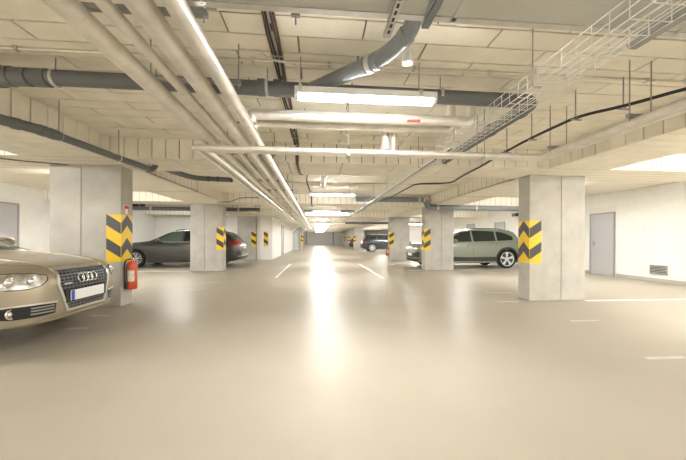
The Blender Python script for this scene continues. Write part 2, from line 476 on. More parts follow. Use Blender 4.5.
# ------------------------------------------------------------------ chevron corner guards
def clip_band(w, zlo, zhi, f0, f1, top, bot):
    """band between bottom edge line and top edge line across width w, clipped to [bot, top]"""
    poly = [(0, f0[0]), (w, f1[0]), (w, f1[1]), (0, f0[1])]
    def clip(poly, z, keep_below):
        out = []
        for i in range(len(poly)):
            a, b = poly[i], poly[(i + 1) % len(poly)]
            ia = (a[1] <= z) if keep_below else (a[1] >= z); ib = (b[1] <= z) if keep_below else (b[1] >= z)
            if ia: out.append(a)
            if ia != ib:
                t = (z - a[1]) / (b[1] - a[1]); out.append((a[0] + (b[0] - a[0]) * t, z))
        return out
    poly = clip(poly, top, True)
    return clip(poly, bot, False) if len(poly) > 2 else []
def chevron(xc, y, s, label, z0=0.75, z1=1.55, front=0.23, side=0.31, group='chevron corner guards'):
    """xc: corner x; s=+1 when the pillar body lies at larger x (right row)"""
    r = thing('chevron_sign', label, 'warning sign', (xc, y, z0), group)
    d0, d1, d2 = 0.0, 0.006, 0.009
    F = lambda u, v, d: (xc + s * u, y - d, v)           # front face, u away from the corner
    S = lambda u, v, d: (xc - s * d, y + u, v)           # aisle face
    pf = MB().prism([(-0.006, z0), (front, z0), (front, z1), (-0.006, z1)], F, d0, d1).build('front_plate', 'sign_yellow', r)
    ps = MB().prism([(0, z0), (side, z0), (side, z1), (0, z1)], S, d0, d1).build('side_plate', 'sign_yellow', r)
    per = 0.40; th = 0.185; rise = 0.15
    zc = z0 - 0.33      # height of a band's lower edge at the corner
    for i in range(4):
        zz = zc + i * per
        poly = clip_band(front, 0, 0, (zz, zz + th), (zz + rise, zz + rise + th), z1, z0)
        if len(poly) > 2: MB().prism(poly, F, d1 - 0.001, d2).build('stripe', 'sign_black', pf)
        h = side / 2
        for u0, fa, fb in ((0, 0, rise), (h, rise, 0)):
            poly = [(u0 + q[0], q[1]) for q in clip_band(h, 0, 0, (zz + fa, zz + fa + th), (zz + fb, zz + fb + th), z1, z0)]
            if len(poly) > 2: MB().prism(poly, S, d1 - 0.001, d2).build('stripe', 'sign_black', ps)
chevron(LX[1], 5.5, -1, 'yellow and black chevron guard on the pillar above the red extinguisher')
chevron(LX[1], 11.2, -1, 'yellow and black chevron guard on the pillar by the dark grey estate')
chevron(-3.32, 17.2, -1, 'yellow and black chevron guard on the pillar against the white partition', side=0.2)
chevron(-2.70, 17.44, -1, 'yellow and black chevron guard on the white pier past the partition pillar', side=0.01)
chevron(RX[0], 5.5, 1, 'yellow and black chevron guard on the pillar across from the extinguisher', z0=0.71, z1=1.51)
chevron(RX[0], 11.2, 1, 'yellow and black chevron guard on the pillar by the sage green car')
chevron(RX[0], 16.75, 1, 'yellow and black chevron guard on the pillar between green and blue-grey cars')
chevron(RX[0], 33.4, 1, 'yellow and black chevron guard on the pillar past the blue-grey car')
chevron(RX[0], 39.6, 1, 'small distant chevron guard on the pillar beside the black car')
chevron(RX[0], 45.3, 1, 'small distant chevron guard on the pillar near the roller shutter')
chevron(-1.40, 31.7, -1, 'yellow and black chevron guard on the slim pier of the blue-grey wall')

# ------------------------------------------------------------------ fire extinguishers
def extinguisher(x, y, z, label, full=True):
    r = thing('fire_extinguisher', label, 'extinguisher', (x, y, z), 'wall-hung extinguishers')
    rad = 0.078
    prof = [(0.0, 0), (rad * 0.8, 0.0), (rad * 0.97, 0.012), (rad, 0.03), (rad, 0.40), (rad * 0.93, 0.435), (rad * 0.7, 0.465), (rad * 0.38, 0.482), (rad * 0.34, 0.50), (0, 0.50)]
    MB().lathe(prof, (x, y, z), 'z', 24).build('cylinder', 'red_paint', r, smooth=40)
    if full:
        lab = MB(); n = 8; k0 = -0.75; k1 = 0.75
        for i in range(n + 1):
            a = -PI / 2 + 0.2 + k0 + (k1 - k0) * i / n
            for zz in (0.14, 0.33): lab.v.append((x + (rad + 0.0015) * math.cos(a), y + (rad + 0.0015) * math.sin(a), z + zz))
        lab.f = [(2 * i, 2 * i + 2, 2 * i + 3, 2 * i + 1) for i in range(n)]
        lab.build('paper_label', 'label_paper', r)
        MB().lathe([(0.022, 0.495), (0.022, 0.53), (0.016, 0.54), (0.016, 0.555)], (x, y, z), 'z', 12).build('valve', 'chrome', r, smooth=40)
        MB().tube([(x, y, z + 0.55), (x + 0.02, y - 0.02, z + 0.565), (x + 0.06, y - 0.05, z + 0.55)], 0.010, 8).tube([(x, y, z + 0.535), (x + 0.06, y - 0.05, z + 0.525)], 0.007, 8).build('lever', 'black', r)
        hose = arc_path([(x, y, z + 0.52), (x - 0.05, y - 0.10, z + 0.52), (x - 0.06, y - 0.125, z + 0.40), (x - 0.06, y - 0.10, z + 0.10)], 0.06)
        MB().tube(hose, 0.011, 8).build('hose', 'black_cable', r, smooth=60)
        MB().tube([(x - 0.06, y - 0.10, z + 0.12), (x - 0.055, y - 0.095, z + 0.02)], [0.013, 0.018], 8).build('nozzle', 'black', r)
        MB().tube([(x - 0.08, y, z + 0.30), (x + 0.01, y, z + 0.30)], 0.02, 8).box(x - 0.085, x - 0.072, y - 0.03, y + 0.03, z + 0.2, z + 0.42).build('bracket', 'strut', r)
extinguisher(LX[1] + 0.09, 5.66, 0.27, 'red fire extinguisher with black hose hanging below the chevron guard')
extinguisher(RX[0] - 0.09, 16.9, 0.25, 'red fire extinguisher on the pillar beyond the sage green car')
r = thing('extinguisher_sign', 'small red and white sign above the extinguisher chevron guard', 'sign', (LX[1], 5.64, 1.56))
MB().box(LX[1], LX[1] + 0.004, 5.57, 5.71, 1.57, 1.72).build('plate', 'plate_white', r)
MB().box(LX[1] + 0.003, LX[1] + 0.006, 5.578, 5.702, 1.655, 1.712).build('red_field', 'red_label', r)
MB().box(LX[1] + 0.003, LX[1] + 0.006, 5.578, 5.60, 1.578, 1.655).box(LX[1] + 0.003, LX[1] + 0.006, 5.68, 5.702, 1.578, 1.655).build('red_border', 'red_label', r)

# ------------------------------------------------------------------ wall vent, dark box
r = thing('wall_vent', 'small grey louvred vent low on the white block wall', 'vent', (XR, 7.79, 0.21))
m = MB(); xa, xb = XR - 0.03, XR + 0.01
m.box(xa, xb, 7.57, 8.01, 0.21, 0.235).box(xa, xb, 7.57, 8.01, 0.445, 0.47).box(xa, xb, 7.57, 7.595, 0.21, 0.47).box(xa, xb, 7.985, 8.01, 0.21, 0.47)
m.build('vent_frame', 'galv', r)
MB().box(XR - 0.005, XR + 0.01, 7.59, 7.99, 0.23, 0.45).build('backing', 'pvc_dark', r)
for i in range(5):
    z = 0.245 + i * 0.041
    MB().prism([(XR - 0.028, z), (XR - 0.022, z), (XR - 0.006, z + 0.022), (XR - 0.012, z + 0.022)], lambda u, v, d: (u, d, v), 7.595, 7.985).build('slat', 'galv', r)
r = thing('wall_box', 'dark ventilation box high on the white wall behind the green car', 'vent', (XR, 13.95, 2.25))
MB().box(XR - 0.12, XR, 13.8, 14.1, 2.26, 2.40).build('body', 'pvc_dark', r)
for i in range(3): MB().box(XR - 0.125, XR - 0.118, 13.82, 14.08, 2.28 + i * 0.04, 2.295 + i * 0.04).build('slat', 'strut', r)

# ------------------------------------------------------------------ lamps
def batten(x0, x1, y, z, label, along='x', lit=True, group='ceiling batten lamps'):
    L_ = x1 - x0; xm = (x0 + x1) / 2
    loc = (xm, y, z) if along == 'x' else (y, xm, z)
    r = thing('batten_lamp', label, 'lamp', loc, group)
    w = 0.06
    def B(a, b, w0, w1, h0, h1, mb=None):
        mb = mb or MB()
        return mb.box(a, b, y + w0, y + w1, z + h0, z + h1) if along == 'x' else mb.box(y + w0, y + w1, a, b, z + h0, z + h1)
    B(x0, x1, -w, w, -0.011, 0.05).build('housing', 'white_plastic', r, bevel=0.008)
    prof = [(-w * 0.9, -0.01), (-w * 0.88, -0.018), (-w * 0.55, -0.034), (0, -0.040), (w * 0.55, -0.034), (w * 0.88, -0.018), (w * 0.9, -0.01)]
    fn = (lambda u, v, d: (d, y + u, z + v)) if along == 'x' else (lambda u, v, d: (y + u, d, z + v))
    MB().prism(prof, fn, x0 + 0.03, x1 - 0.03).build('diffuser', ('diffuser' if abs(xm) < 2 and y < 12 and along == 'x' else 'diffuser_bright') if lit else 'white_plastic', r, smooth=60)
    for a, b in ((x0, x0 + 0.03), (x1 - 0.03, x1)):
        MB().prism(prof, fn, a, b).build('end_cap', 'white_plastic', r)
    for f in (0.04, 0.88):
        xx = x0 + L_ * f
        p = (xx, y) if along == 'x' else (y, xx)
        MB().tube([(p[0], p[1], z + 0.03), (p[0], p[1], SZ)], 0.004, 6).build('suspension_rod', 'strut', r)
        B(xx - 0.015, xx + 0.015, -w - 0.006, w + 0.006, 0.01, 0.056).build('clip', 'galv', r)
    return r
LA = 'white batten lamp hung across the aisle '
batten(-0.19, 1.02, 2.62, 2.36, LA + 'beneath the thick grey drain pipe')
batten(-0.20, 1.06, 8.66, 2.40, LA + 'between the first and second pillar rows')
batten(-0.20, 1.06, 14.1, 2.40, LA + 'between the second and third pillar rows')
for yy in (19.8, 25.5, 31.1, 36.8, 42.5, 48.2, 54.0): batten(-0.20, 1.06, yy, 2.40, 'distant white batten lamp in the far half of the aisle', group='far aisle lamps')
batten(-0.20, 1.06, -2.8, 2.40, LA + 'on the other side of the duct')
batten(5.95, 7.25, 0.13, 2.38, 'white batten lamp hung lengthwise along the aisle below the ceiling', along='y', lit=False)
batten(-6.37, -5.35, 13.8, 2.62, 'white batten lamp over the dark grey estate car')
batten(5.8, 7.0, 13.8, 2.58, 'white batten lamp over the sage green car')
batten(5.9, 6.9, 20.0, 2.18, 'white batten lamp hung low behind the sage green car')
batten(-6.35, -5.15, 8.2, 2.60, 'white batten lamp over the bay hidden behind the extinguisher pillar')
batten(5.95, 7.15, 8.2, 2.60, 'white batten lamp hidden behind the pillar beside the wall door')
for yy in (2.7, -2.8):  # second lamp of each pair is added to lift the light level
    for xa_ in (-6.4, -8.2): batten(xa_, xa_ + 1.2, yy, 2.60, 'white batten lamp, one of each unseen pair added for light, ' + ('over the gold car' if yy > 0 else 'over the empty bays one beam before the gold car'), group='lamps over the near left bays')
    for xa_ in (5.6, 7.6): batten(xa_, xa_ + 1.2, yy, 2.60, 'white batten lamp, one of each unseen pair added for light, over the empty bays facing the gold car', group='lamps over the near right bays')
for yy in (25.5, 31.1, 37): batten(5.9, 7.1, yy, 2.58, 'distant white batten lamp over the far right parking bays', group='far bay lamps')

# ------------------------------------------------------------------ pipes
def pipe(name, label, pts, r, mt, cat='pipe', bands=(), band_r=1.10, band_w=0.012, band_mat='galv', rad=0.12, group=None, n=16):
    """pts: centre line; bands: list of (point, direction) of joints"""
    t = thing(name, label, cat, pts[0], group)
    MB().tube(arc_path(pts, rad), r, n).build('pipe_run', mt, t, smooth=50)
    for p, d in bands:
        p = Vector(p); d = Vector(d).normalized()
        MB().tube([p - d * band_w, p + d * band_w], r * band_r, n).build('joint_band', band_mat, t, smooth=50)
    return t
# grey drain pipe across the aisle and its branches
zA, yA = 2.505, 2.83
pipe('drain_pipe', 'thick grey plastic drain pipe spanning the near bay under the ceiling', [(-3.13, yA, zA + 0.01), (2.10, yA, zA - 0.02), (2.10, 4.97, 2.46)], 0.064, 'pvc_grey', rad=0.14,
     bands=[((-2.36, yA, zA), (1, 0, 0)), ((-2.30, yA, zA), (1, 0, 0)), ((-0.50, yA, zA), (1, 0, 0)), ((-0.36, yA, zA), (1, 0, 0)), ((0.06, yA, zA - .01), (1, 0, 0)), ((2.10, 3.05, 2.485), (0, 1, 0)), ((2.10, 3.6, 2.48), (0, 1, 0))], band_r=1.16, band_w=0.03, band_mat='pvc_grey')
r = thing('pipe_coupling', 'wide grey socket fitting on the drain pipe at the beam', 'pipe fitting', (-2.55, yA, zA))
for x0, x1, rr in ((-2.74, -2.64, 0.092), (-2.64, -2.55, 0.082), (-2.55, -2.42, 0.075)):
    MB().tube([(x0, yA, zA), (x1, yA, zA)], rr, 20).build('socket_ring', 'pvc_grey', r, smooth=50)
for x, wh in ((-2.22, 'beside its wide socket'), (-1.40, 'next to the dull foil pipes'), (-0.45, 'by the cable rail'), (1.15, 'past the near lamp')):
    h = thing('pipe_hanger', 'steel clamp and rod holding the thick grey drain pipe ' + wh, 'pipe hanger', (x, yA, zA), 'drain pipe hangers')
    MB().tube([(x - 0.012, yA, zA), (x + 0.012, yA, zA)], 0.070, 20).build('clamp', 'galv', h, smooth=50)
    MB().tube([(x, yA, zA + 0.06), (x, yA, SZ)], 0.005, 6).build('threaded_rod', 'strut', h)
pipe('drain_branch', 'grey drain branch bending down from the ceiling hole to the drain pipe', [(0.64, 2.00, SZ), (0.63, 2.04, 2.56), (0.50, 2.26, 2.50), (0.02, 2.72, 2.49), (-0.05, 2.80, 2.50)], 0.058, 'pvc_grey_mid', rad=0.16,
     bands=[((0.44, 2.318, 2.497), (-0.72, 0.69, 0)), ((0.36, 2.395, 2.495), (-0.72, 0.69, 0)), ((0.60, 2.09, 2.545), (-0.4, 0.7, -0.3))], band_r=1.14, band_w=0.022, band_mat='pvc_grey_mid')
r = thing('pipe_clamp', 'bright steel clamp around the grey drain branch', 'pipe hanger', (0.40, 2.357, 2.496))
MB().tube([Vector((0.413, 2.344, 2.496)), Vector((0.387, 2.370, 2.496))], 0.069, 20).build('clamp', 'galv', r, smooth=50)
r = thing('pipe_stub', 'short white plastic pipe stub beside the drain branch', 'pipe', (0.68, 2.30, 2.48))
MB().lathe([(0.030, 0), (0.040, 0), (0.040, 0.07), (0.030, 0.085), (0.030, 0.20)], (0.68, 2.30, 2.48), 'z', 16).build('pipe_run', 'white_plastic', r, smooth=50)
r = thing('ceiling_hole', 'dark ragged hole in the ceiling panels beside the drain branch', 'hole', (0.74, 1.98, SZ))
MB().prism([(0.66, 1.92), (0.74, 1.90), (0.83, 1.93), (0.85, 2.0), (0.78, 2.04), (0.69, 2.03)], lambda u, v, d: (u, v, d), SZ - 0.004, SZ + 0.002).build('opening', 'black', r)

# drain along the left beam
r = thing('drain_pipe', 'dark grey drain pipe running under the beam towards the extinguisher pillar', 'pipe', (-3.0, 3.3, 2.28))
MB().tube(arc_path([(-3.12, 1.0, 2.29), (-3.035, 3.23, 2.282), (-2.90, 3.46, 2.28), (-2.86, 3.70, 2.28)], 0.1), 0.052, 16).build('pipe_run', 'pvc_grey', r, smooth=50)
MB().tube(arc_path([(-2.865, 3.66, 2.28), (-2.80, 4.55, 2.28), (-2.71, 5.36, 2.28), (-2.70, 5.44, 2.375)], 0.06), 0.044, 16).build('pipe_run', 'pvc_grey', r, smooth=50)
for p, d in (((-2.98, 3.33, 2.281), (0.5, 0.85, 0)), ((-2.89, 3.52, 2.28), (0.3, 1, 0)), ((-2.872, 3.62, 2.28), (0.1, 1, 0))):
    p = Vector(p); d = Vector(d).normalized()
    MB().tube([p - d * 0.03, p + d * 0.03], 0.058, 16).build('socket_ring', 'pvc_grey', r, smooth=50)
for x, y, wh in ((-2.865, 3.70, 'right after its bend'), (-2.79, 4.62, 'just before the beam'), (-2.72, 5.28, 'at its end')):
    h = thing('pipe_hanger', 'clamp and rod on the drain pipe by the extinguisher pillar, ' + wh, 'pipe hanger', (x, y, 2.28), 'left drain hangers')
    MB().tube([(x - 0.001, y - 0.010, 2.28), (x + 0.001, y + 0.010, 2.28)], 0.050, 16).build('clamp', 'galv' if y < 5 else 'pvc_dark', h, smooth=50)
    MB().tube([(x, y, 2.32), (x, y, SZ if y < 4.9 else BZ)], 0.005, 6).build('threaded_rod', 'strut', h)
pipe('drain_pipe', 'short dark drain pipe bending in the bay behind the extinguisher pillar', [(-2.96, 5.88, 2.52), (-2.95, 6.5, 2.51), (-2.74, 7.2, 2.50), (-1.93, 7.3, 2.50)], 0.055, 'pvc_grey', rad=0.25,
     bands=[((-2.45, 7.24, 2.5), (1, 0.1, 0)), ((-2.25, 7.26, 2.5), (1, 0.1, 0)), ((-1.96, 7.297, 2.5), (1, 0.1, 0))], band_r=1.15, band_mat='pvc_dark')
# big grey pipe in front of the second row
pipe('duct_pipe', 'grey ventilation pipe stepping down below the beam at the green car', [(1.32, 10.45, 2.52), (3.72, 10.45, 2.52), (3.86, 10.55, 2.27), (9.2, 10.55, 2.27)], 0.09, 'pvc_grey_mid', rad=0.12,
     bands=[((3.5, 10.45, 2.52), (1, 0, 0)), ((3.68, 10.45, 2.52), (1, 0, 0)), ((4.2, 10.55, 2.27), (1, 0, 0)), ((5.6, 10.55, 2.27), (1, 0, 0)), ((7.2, 10.55, 2.27), (1, 0, 0))], band_r=1.1, band_w=0.03)
pipe('drain_pipe', 'grey pipe crossing behind the pillar above the dark grey estate', [(-7.6, 12.2, 2.27), (-2.2, 12.2, 2.27)], 0.075, 'pvc_grey', bands=[((-6.2, 12.2, 2.27), (1, 0, 0)), ((-3.0, 12.2, 2.27), (1, 0, 0))], band_r=1.12, band_w=0.03)
r = thing('supply_duct', 'grey sheet metal duct with a black open end above the estate car', 'duct', (-6.0, 12.65, 2.4))
MB().box(-7.05, -4.45, 12.45, 12.9, 2.36, 2.54).build('duct_body', 'duct_metal', r)
MB().box(-7.04, -6.55, 12.435, 12.455, 2.365, 2.535).build('opening', 'black', r)
for x in (-6.75, -5.9): MB().tube([(x, 12.42, 2.3), (x, 12.42, SZ)], 0.008, 6).build('threaded_rod', 'galv', r)
# valves and fittings cluster near the second left pillar
r = thing('valve_cluster', 'dark cluster of valves and flanges under the ceiling past the estate', 'valves', (-2.7, 12.0, 2.4))
for i in range(5):
    x = -3.15 + i * 0.27
    MB().lathe([(0.03, 0), (0.09, 0), (0.09, 0.03), (0.05, 0.03), (0.05, 0.17), (0.09, 0.17), (0.09, 0.2), (0.03, 0.2)], (x, 11.9 + 0.05 * (i % 2), 2.44 + 0.04 * (i % 3)), 'x', 14).build('flange', 'strut', r, smooth=40)
MB().tube([(-3.2, 11.92, 2.46), (-1.75, 11.92, 2.46)], 0.04, 12).build('pipe_run', 'pvc_grey', r, smooth=50)
for i in range(3): MB().tube([(-2.9 + i * 0.4, 11.92, 2.46), (-2.9 + i * 0.4, 11.92, SZ)], 0.012, 6).build('threaded_rod', 'strut', r)

# the long run of foil-clad pipes along the aisle
def long_pipe(x, z, r_, label, mt, y0=-3.0, y1=34.0):
    t = thing('insulated_pipe', label, 'pipe', (x, y0, z), 'foil-clad pipes along the aisle')
    ys = [y0 + i * (y1 - y0) / 24 for i in range(25)]
    MB().tube([(x, yy, z) for yy in ys], r_, 20).build('pipe_run', mt, t, smooth=50)
    yy = y0 + random.uniform(0.2, 0.9)
    while yy < 14:
        MB().tube([(x, yy - 0.018, z), (x, yy + 0.018, z)], r_ * 1.035, 20).build('joint_band', mt, t, smooth=50)
        yy += 1.0
zP = 2.275
long_pipe(-1.215, zP, 0.061, 'thick dull foil-clad pipe outermost in the aisle pipe run', 'foil_matte')
long_pipe(-1.02, zP, 0.034, 'thin dull pipe next to the outermost thick pipe of the run', 'foil_matte')
long_pipe(-0.85, zP, 0.061, 'thick foil-clad pipe beside the bright one in the run', 'foil')
long_pipe(-0.68, zP, 0.051, 'bright shiny foil-clad pipe at the aisle side of the run', 'foil')
long_pipe(-0.935, zP + 0.058, 0.018, 'narrow copper-brown pipe above the pipe run', 'strut')
for i, (xo, zz, yc, xr) in enumerate(((-1.36, 2.15, 3.525, 2.67), (-1.235, 2.15, 3.605, 2.765))):
    pts = [(xo, 34.0, zz), (xo, yc, zz), (xr, yc, zz), (xr, -3.0, zz)]
    t = pipe('insulated_pipe', ('thin foil-clad pipe running under the run then crossing the aisle, nearer one', 'thin foil-clad pipe running under the run then crossing the aisle, farther one')[i], pts, 0.033, 'foil', rad=0.07,
             bands=[((-0.2, yc, zz), (1, 0, 0)), ((0.9, yc, zz), (1, 0, 0)), ((1.9, yc, zz), (1, 0, 0)), ((xr, 3.0, zz), (0, 1, 0)), ((xr, 2.1, zz), (0, 1, 0))], band_r=1.05, band_mat='foil')
# two pipes branching off above
pipe('insulated_pipe', 'thick bright foil pipe crossing the aisle behind the near batten lamp', [(-0.66, 3.17, 2.31), (-0.66, 3.17, 2.40), (1.62, 3.17, 2.40), (1.62, 3.17, SZ)], 0.052, 'foil', rad=0.06,
     bands=[((0.2, 3.17, 2.40), (1, 0, 0)), ((1.1, 3.17, 2.40), (1, 0, 0))], band_r=1.04, band_mat='foil')
pipe('insulated_pipe', 'thinner foil pipe alongside the thick one behind the batten lamp', [(-0.70, 3.40, 2.31), (-0.66, 3.40, 2.39), (1.50, 3.40, 2.39), (1.50, 3.40, SZ)], 0.040, 'foil', rad=0.06,
     bands=[((0.5, 3.40, 2.39), (1, 0, 0))], band_r=1.04, band_mat='foil')
r = thing('pipe_label', 'small red printed sticker on the thick foil pipe', 'label', (0.95, 3.12, 2.36))
m = MB(); n = 6
for i in range(n + 1):
    a = PI + 0.25 + 0.55 * i / n
    for x in (0.92, 1.06): m.v.append((x, 3.17 + 0.0535 * math.cos(a), 2.40 + 0.0535 * math.sin(a)))
m.f = [(2 * i, 2 * i + 1, 2 * i + 3, 2 * i + 2) for i in range(n)]
m.build('sticker', 'red_label', r)
r = thing('insulated_elbow', 'bright foil elbow dropping between the crossing pipes', 'pipe fitting', (0.83, 3.55, 2.19))
MB().lathe([(0.05, 0.0), (0.062, 0.0), (0.058, 0.06), (0.05, 0.10), (0.046, 0.18), (0.046, 0.22)], (0.80, 3.60, 2.20), 'z', 18).build('elbow', 'foil', r, smooth=50)
MB().lathe([(0.03, 0.0), (0.034, 0.0), (0.034, 0.2), (0.03, 0.2)], (0.90, 3.62, 2.20), 'z', 14).build('pipe_run', 'foil', r, smooth=50)

# trapeze hangers for the pipe run
def trapeze(x0, x1, y, z, label, group, top):
    t = thing('pipe_trapeze', label, 'pipe hanger', (x0, y, z), group)
    MB().box(x0, x1, y - 0.015, y + 0.015, z, z + 0.03).build('strut_channel', 'strut', t)
    for x in (x0 + 0.02, x1 - 0.02): MB().tube([(x, y, z - 0.03), (x, y, top)], 0.005, 6).build('threaded_rod', 'strut', t)
for yy, wh in ((1.75, 'beside the duct'), (2.5, 'before the grey drain pipe'), (4.55, 'close to the beam')): trapeze(-1.30, -0.60, yy, 2.36, 'steel trapeze hanger above the foil-clad pipe run ' + wh, 'pipe run trapezes', SZ)
for yy in (6.6, 7.9, 9.6, 12.4, 14.6): trapeze(-1.44, -0.60, yy, 2.36, 'steel trapeze hanger above the pipe run past the first beam', 'far pipe run trapezes', SZ)
for yy, wh in ((2.42, 'where the black cables bend away'), (3.32, 'close to their corner')): trapeze(2.62, 2.86, yy, 2.19, 'steel trapeze hanger over the pair of thin pipes ' + wh, 'thin pipe trapezes', SZ)
for xx, wh in ((0.35, 'near the foil elbow'), (1.95, 'next to the cable tray')):
    h = thing('pipe_hanger', 'thin rods with saddle holding the crossing foil pipes ' + wh, 'pipe hanger', (xx, 3.69, 2.15), 'crossing pipe hangers')
    MB().box(xx - 0.012, xx + 0.012, 3.47, 3.66, 2.100, 2.116).build('saddle', 'galv', h)
    for yy in (3.482, 3.648): MB().tube([(xx, yy, 2.10), (xx, yy, SZ)], 0.004, 6).build('threaded_rod', 'strut', h)

# ------------------------------------------------------------------ ventilation duct over the near bay
r = thing('ventilation_duct', 'large grey sheet metal ventilation duct across the near ceiling', 'duct', (1.8, 1.2, 2.38))
MB().box(-0.80, 5.9 - 2.0, 0.75, 1.665, 2.372, 2.62).build('duct_body', 'duct_metal', r)
MB().box(-0.80, 3.9, 1.645, 1.685, 2.366, 2.385).build('flange', 'galv', r)
for x in (0.75, 2.1): MB().box(x - 0.012, x + 0.012, 0.74, 1.675, 2.366, 2.63).build('flange', 'duct_metal', r)
# slotted steel channels below it
def channel(x, y0, y1, z, label, slots=True, w=0.021, mt='galv'):
    t = thing('slotted_channel', label, 'channel', (x, y0, z), 'slotted channels under the duct')
    MB().box(x - w, x + w, y0, y1, z, z + 0.004).box(x - w, x - w + 0.003, y0, y1, z, z + 0.03).box(x + w - 0.003, x + w, y0, y1, z, z + 0.03).build('rail', mt, t)
    yy = y0 + 0.03
    while slots and yy < y1 - 0.04:
        MB().box(x - 0.007, x + 0.007, yy, yy + 0.03, z - 0.001, z + 0.002).build('slot', 'black', t); yy += 0.05
channel(0.405, 1.0, 1.80, 2.335, 'slotted steel channel ending just past the duct edge')
channel(0.60, 1.0, 1.70, 2.335, 'plain steel channel beside the drain branch under the duct', slots=False, mt='pvc_grey_mid')
channel(1.93, 0.9, 1.76, 2.33, 'dark steel channel under the duct beside the cable tray', slots=False, w=0.03, mt='strut')
# rods left of the thin pipes
r = thing('duct_rod', 'steel drop rod near the duct corner', 'rod', (2.62, 1.98, 2.3)); MB().tube([(2.62, 1.98, 2.28), (2.62, 1.98, SZ)], 0.006, 6).build('threaded_rod', 'strut', r); MB().box(2.60, 2.64, 1.96, 2.0, 2.27, 2.30).build('nut', 'galv', r)
r = thing('strut_bracket', 'dark steel bracket hanging beside the bright pipe near the duct', 'bracket', (-0.66, 1.95, 2.55))
MB().box(-0.80, -0.62, 1.92, 1.96, 2.55, 2.59).build('strut_channel', 'strut', r)
MB().tube([(-0.70, 1.94, 2.58), (-0.70, 1.94, SZ)], 0.006, 6).build('threaded_rod', 'strut', r)

# ------------------------------------------------------------------ wire cable tray
t = thing('cable_tray', 'white wire mesh cable tray hanging along the aisle ceiling', 'cable tray', (1.61, 1.0, 2.22))
tx0, tx1, tz0, tz1 = 1.51, 1.735, 2.225, 2.335
ty0, ty1 = 0.6, 20.0
wires = [(tx0, tz1), (tx0, (tz0 + tz1) / 2), (tx0, tz0), (tx0 + 0.056, tz0), (tx0 + 0.112, tz0), (tx0 + 0.168, tz0), (tx1, tz0), (tx1, (tz0 + tz1) / 2), (tx1, tz1)]
for x, z in wires: MB().tube([(x, ty0, z), (x, 6.0, z), (x, ty1, z)], 0.0028, 6).build('long_wire', 'tray_wire', t)
yy = ty0 + 0.05
cross = MB().tube([(tx0, 0, tz1), (tx0, 0, tz0), (tx1, 0, tz0), (tx1, 0, tz1)], 0.0028, 6)
cme = None; i = 0
while yy < ty1:
    if cme is None:
        o = cross.build('cross_wire', 'tray_wire', None); cme = o.data
    else: o = link(bpy.data.objects.new('cross_wire', cme))
    o.parent = t; o.location = Vector((0, yy, 0)) - t.location
    yy += 0.105 if yy < 8 else 0.3
for y, top in ((2.05, SZ), (3.28, SZ), (4.5, SZ), (6.6, SZ), (8.2, SZ), (9.8, SZ)):
    h = thing('tray_hanger', 'thin rod and saddle carrying the wire cable tray ' + ('near the duct' if y < 3 else 'beside the foil pipes' if y < 4 else 'at the first beam' if y < 5 else 'in the second bay'), 'hanger', (1.61, y, 2.2), 'tray hangers')
    MB().box(tx0 - 0.016, tx0 + 0.05, y - 0.008, y + 0.008, tz0 - 0.012, tz0 - 0.003).build('saddle', 'galv', h)
    MB().tube([(tx0 - 0.012, y, tz0 - 0.01), (tx0 - 0.012, y, top)], 0.004, 6).build('threaded_rod', 'strut', h)
# cables inside the far part of the tray
cb = thing('cable_bundle', 'pale cables lying in the wire tray', 'cable', (1.6, 1.0, 2.24))
for j, x in enumerate((1.56, 1.60, 1.65)):
    MB().tube([(x + 0.008 * math.sin(q * 1.7 + j), 3.6 + q * 0.8, tz0 + 0.013) for q in range(21)], 0.009, 6).build('cable', ('white_plastic', 'black_cable', 'galv')[j], cb, smooth=60)

# ------------------------------------------------------------------ cables
def cable(name, label, pts, offs, mt, r_=0.008, clips=(), clip_top=SZ):
    t = thing(name, label, 'cable', pts[0])
    for dx, dz in offs:
        MB().tube(arc_path([(p[0] + dx, p[1], p[2] + dz) for p in pts], 0.25, 8), r_, 8).build('cable', mt, t, smooth=60)
    for (x, y, z) in clips:
        c_ = MB().tube([(x, y, clip_top), (x, y, z + 0.03)], 0.006, 6).build('clip_rod', 'strut', t)
        MB().tube([(x - 0.05, y, z - 0.02), (x + 0.06, y, z - 0.02)], 0.008, 6).tube([(x, y, z + 0.035), (x - 0.03, y, z - 0.02)], 0.004, 6).tube([(x, y, z + 0.035), (x + 0.03, y, z - 0.02)], 0.004, 6).build('clip', 'strut', c_)
pts = [(3.12, 1.95, 2.335), (3.02, 2.28, 2.39), (2.86, 2.68, 2.40), (2.62, 2.92, 2.395), (2.58, 3.6, 2.38), (2.60, 4.25, 2.36), (2.64, 4.75, 2.335), (2.70, 5.6, 2.335), (2.82, 6.36, 2.335), (2.10, 6.48, 2.335), (2.07, 8.7, 2.335), (1.84, 10.2, 2.335), (1.80, 15.0, 2.335), (1.80, 20.5, 2.335)]
cable('cable_bundle', 'bundle of black cables snaking from clip to clip under the ceiling', pts, ((0, 0), (0.016, 0.004), (0.008, 0.016)), 'black_cable',
      clips=((2.86, 2.68, 2.40), (2.62, 2.95, 2.395), (2.585, 3.55, 2.38), (2.59, 4.05, 2.365)))
cable('cable', 'black cable stapled beneath the beam beside the pillar with extinguisher', [(-5.25, 4.93, 2.62), (-5.05, 4.93, 2.36), (-4.75, 5.2, 2.355), (-4.2, 5.45, 2.36), (-4.1, 5.49, 2.36)], ((0, 0),), 'brown_cable', 0.008)
cable('cable', 'thin black cable drooping from beam to pipe run in the second bay', [(-3.3, 10.6, 2.36), (-2.85, 10.5, 2.36), (-2.5, 10.3, 2.48), (-1.5, 10.3, 2.5), (-1.2, 10.3, 2.45)], ((0, 0),), 'black_cable', 0.012)
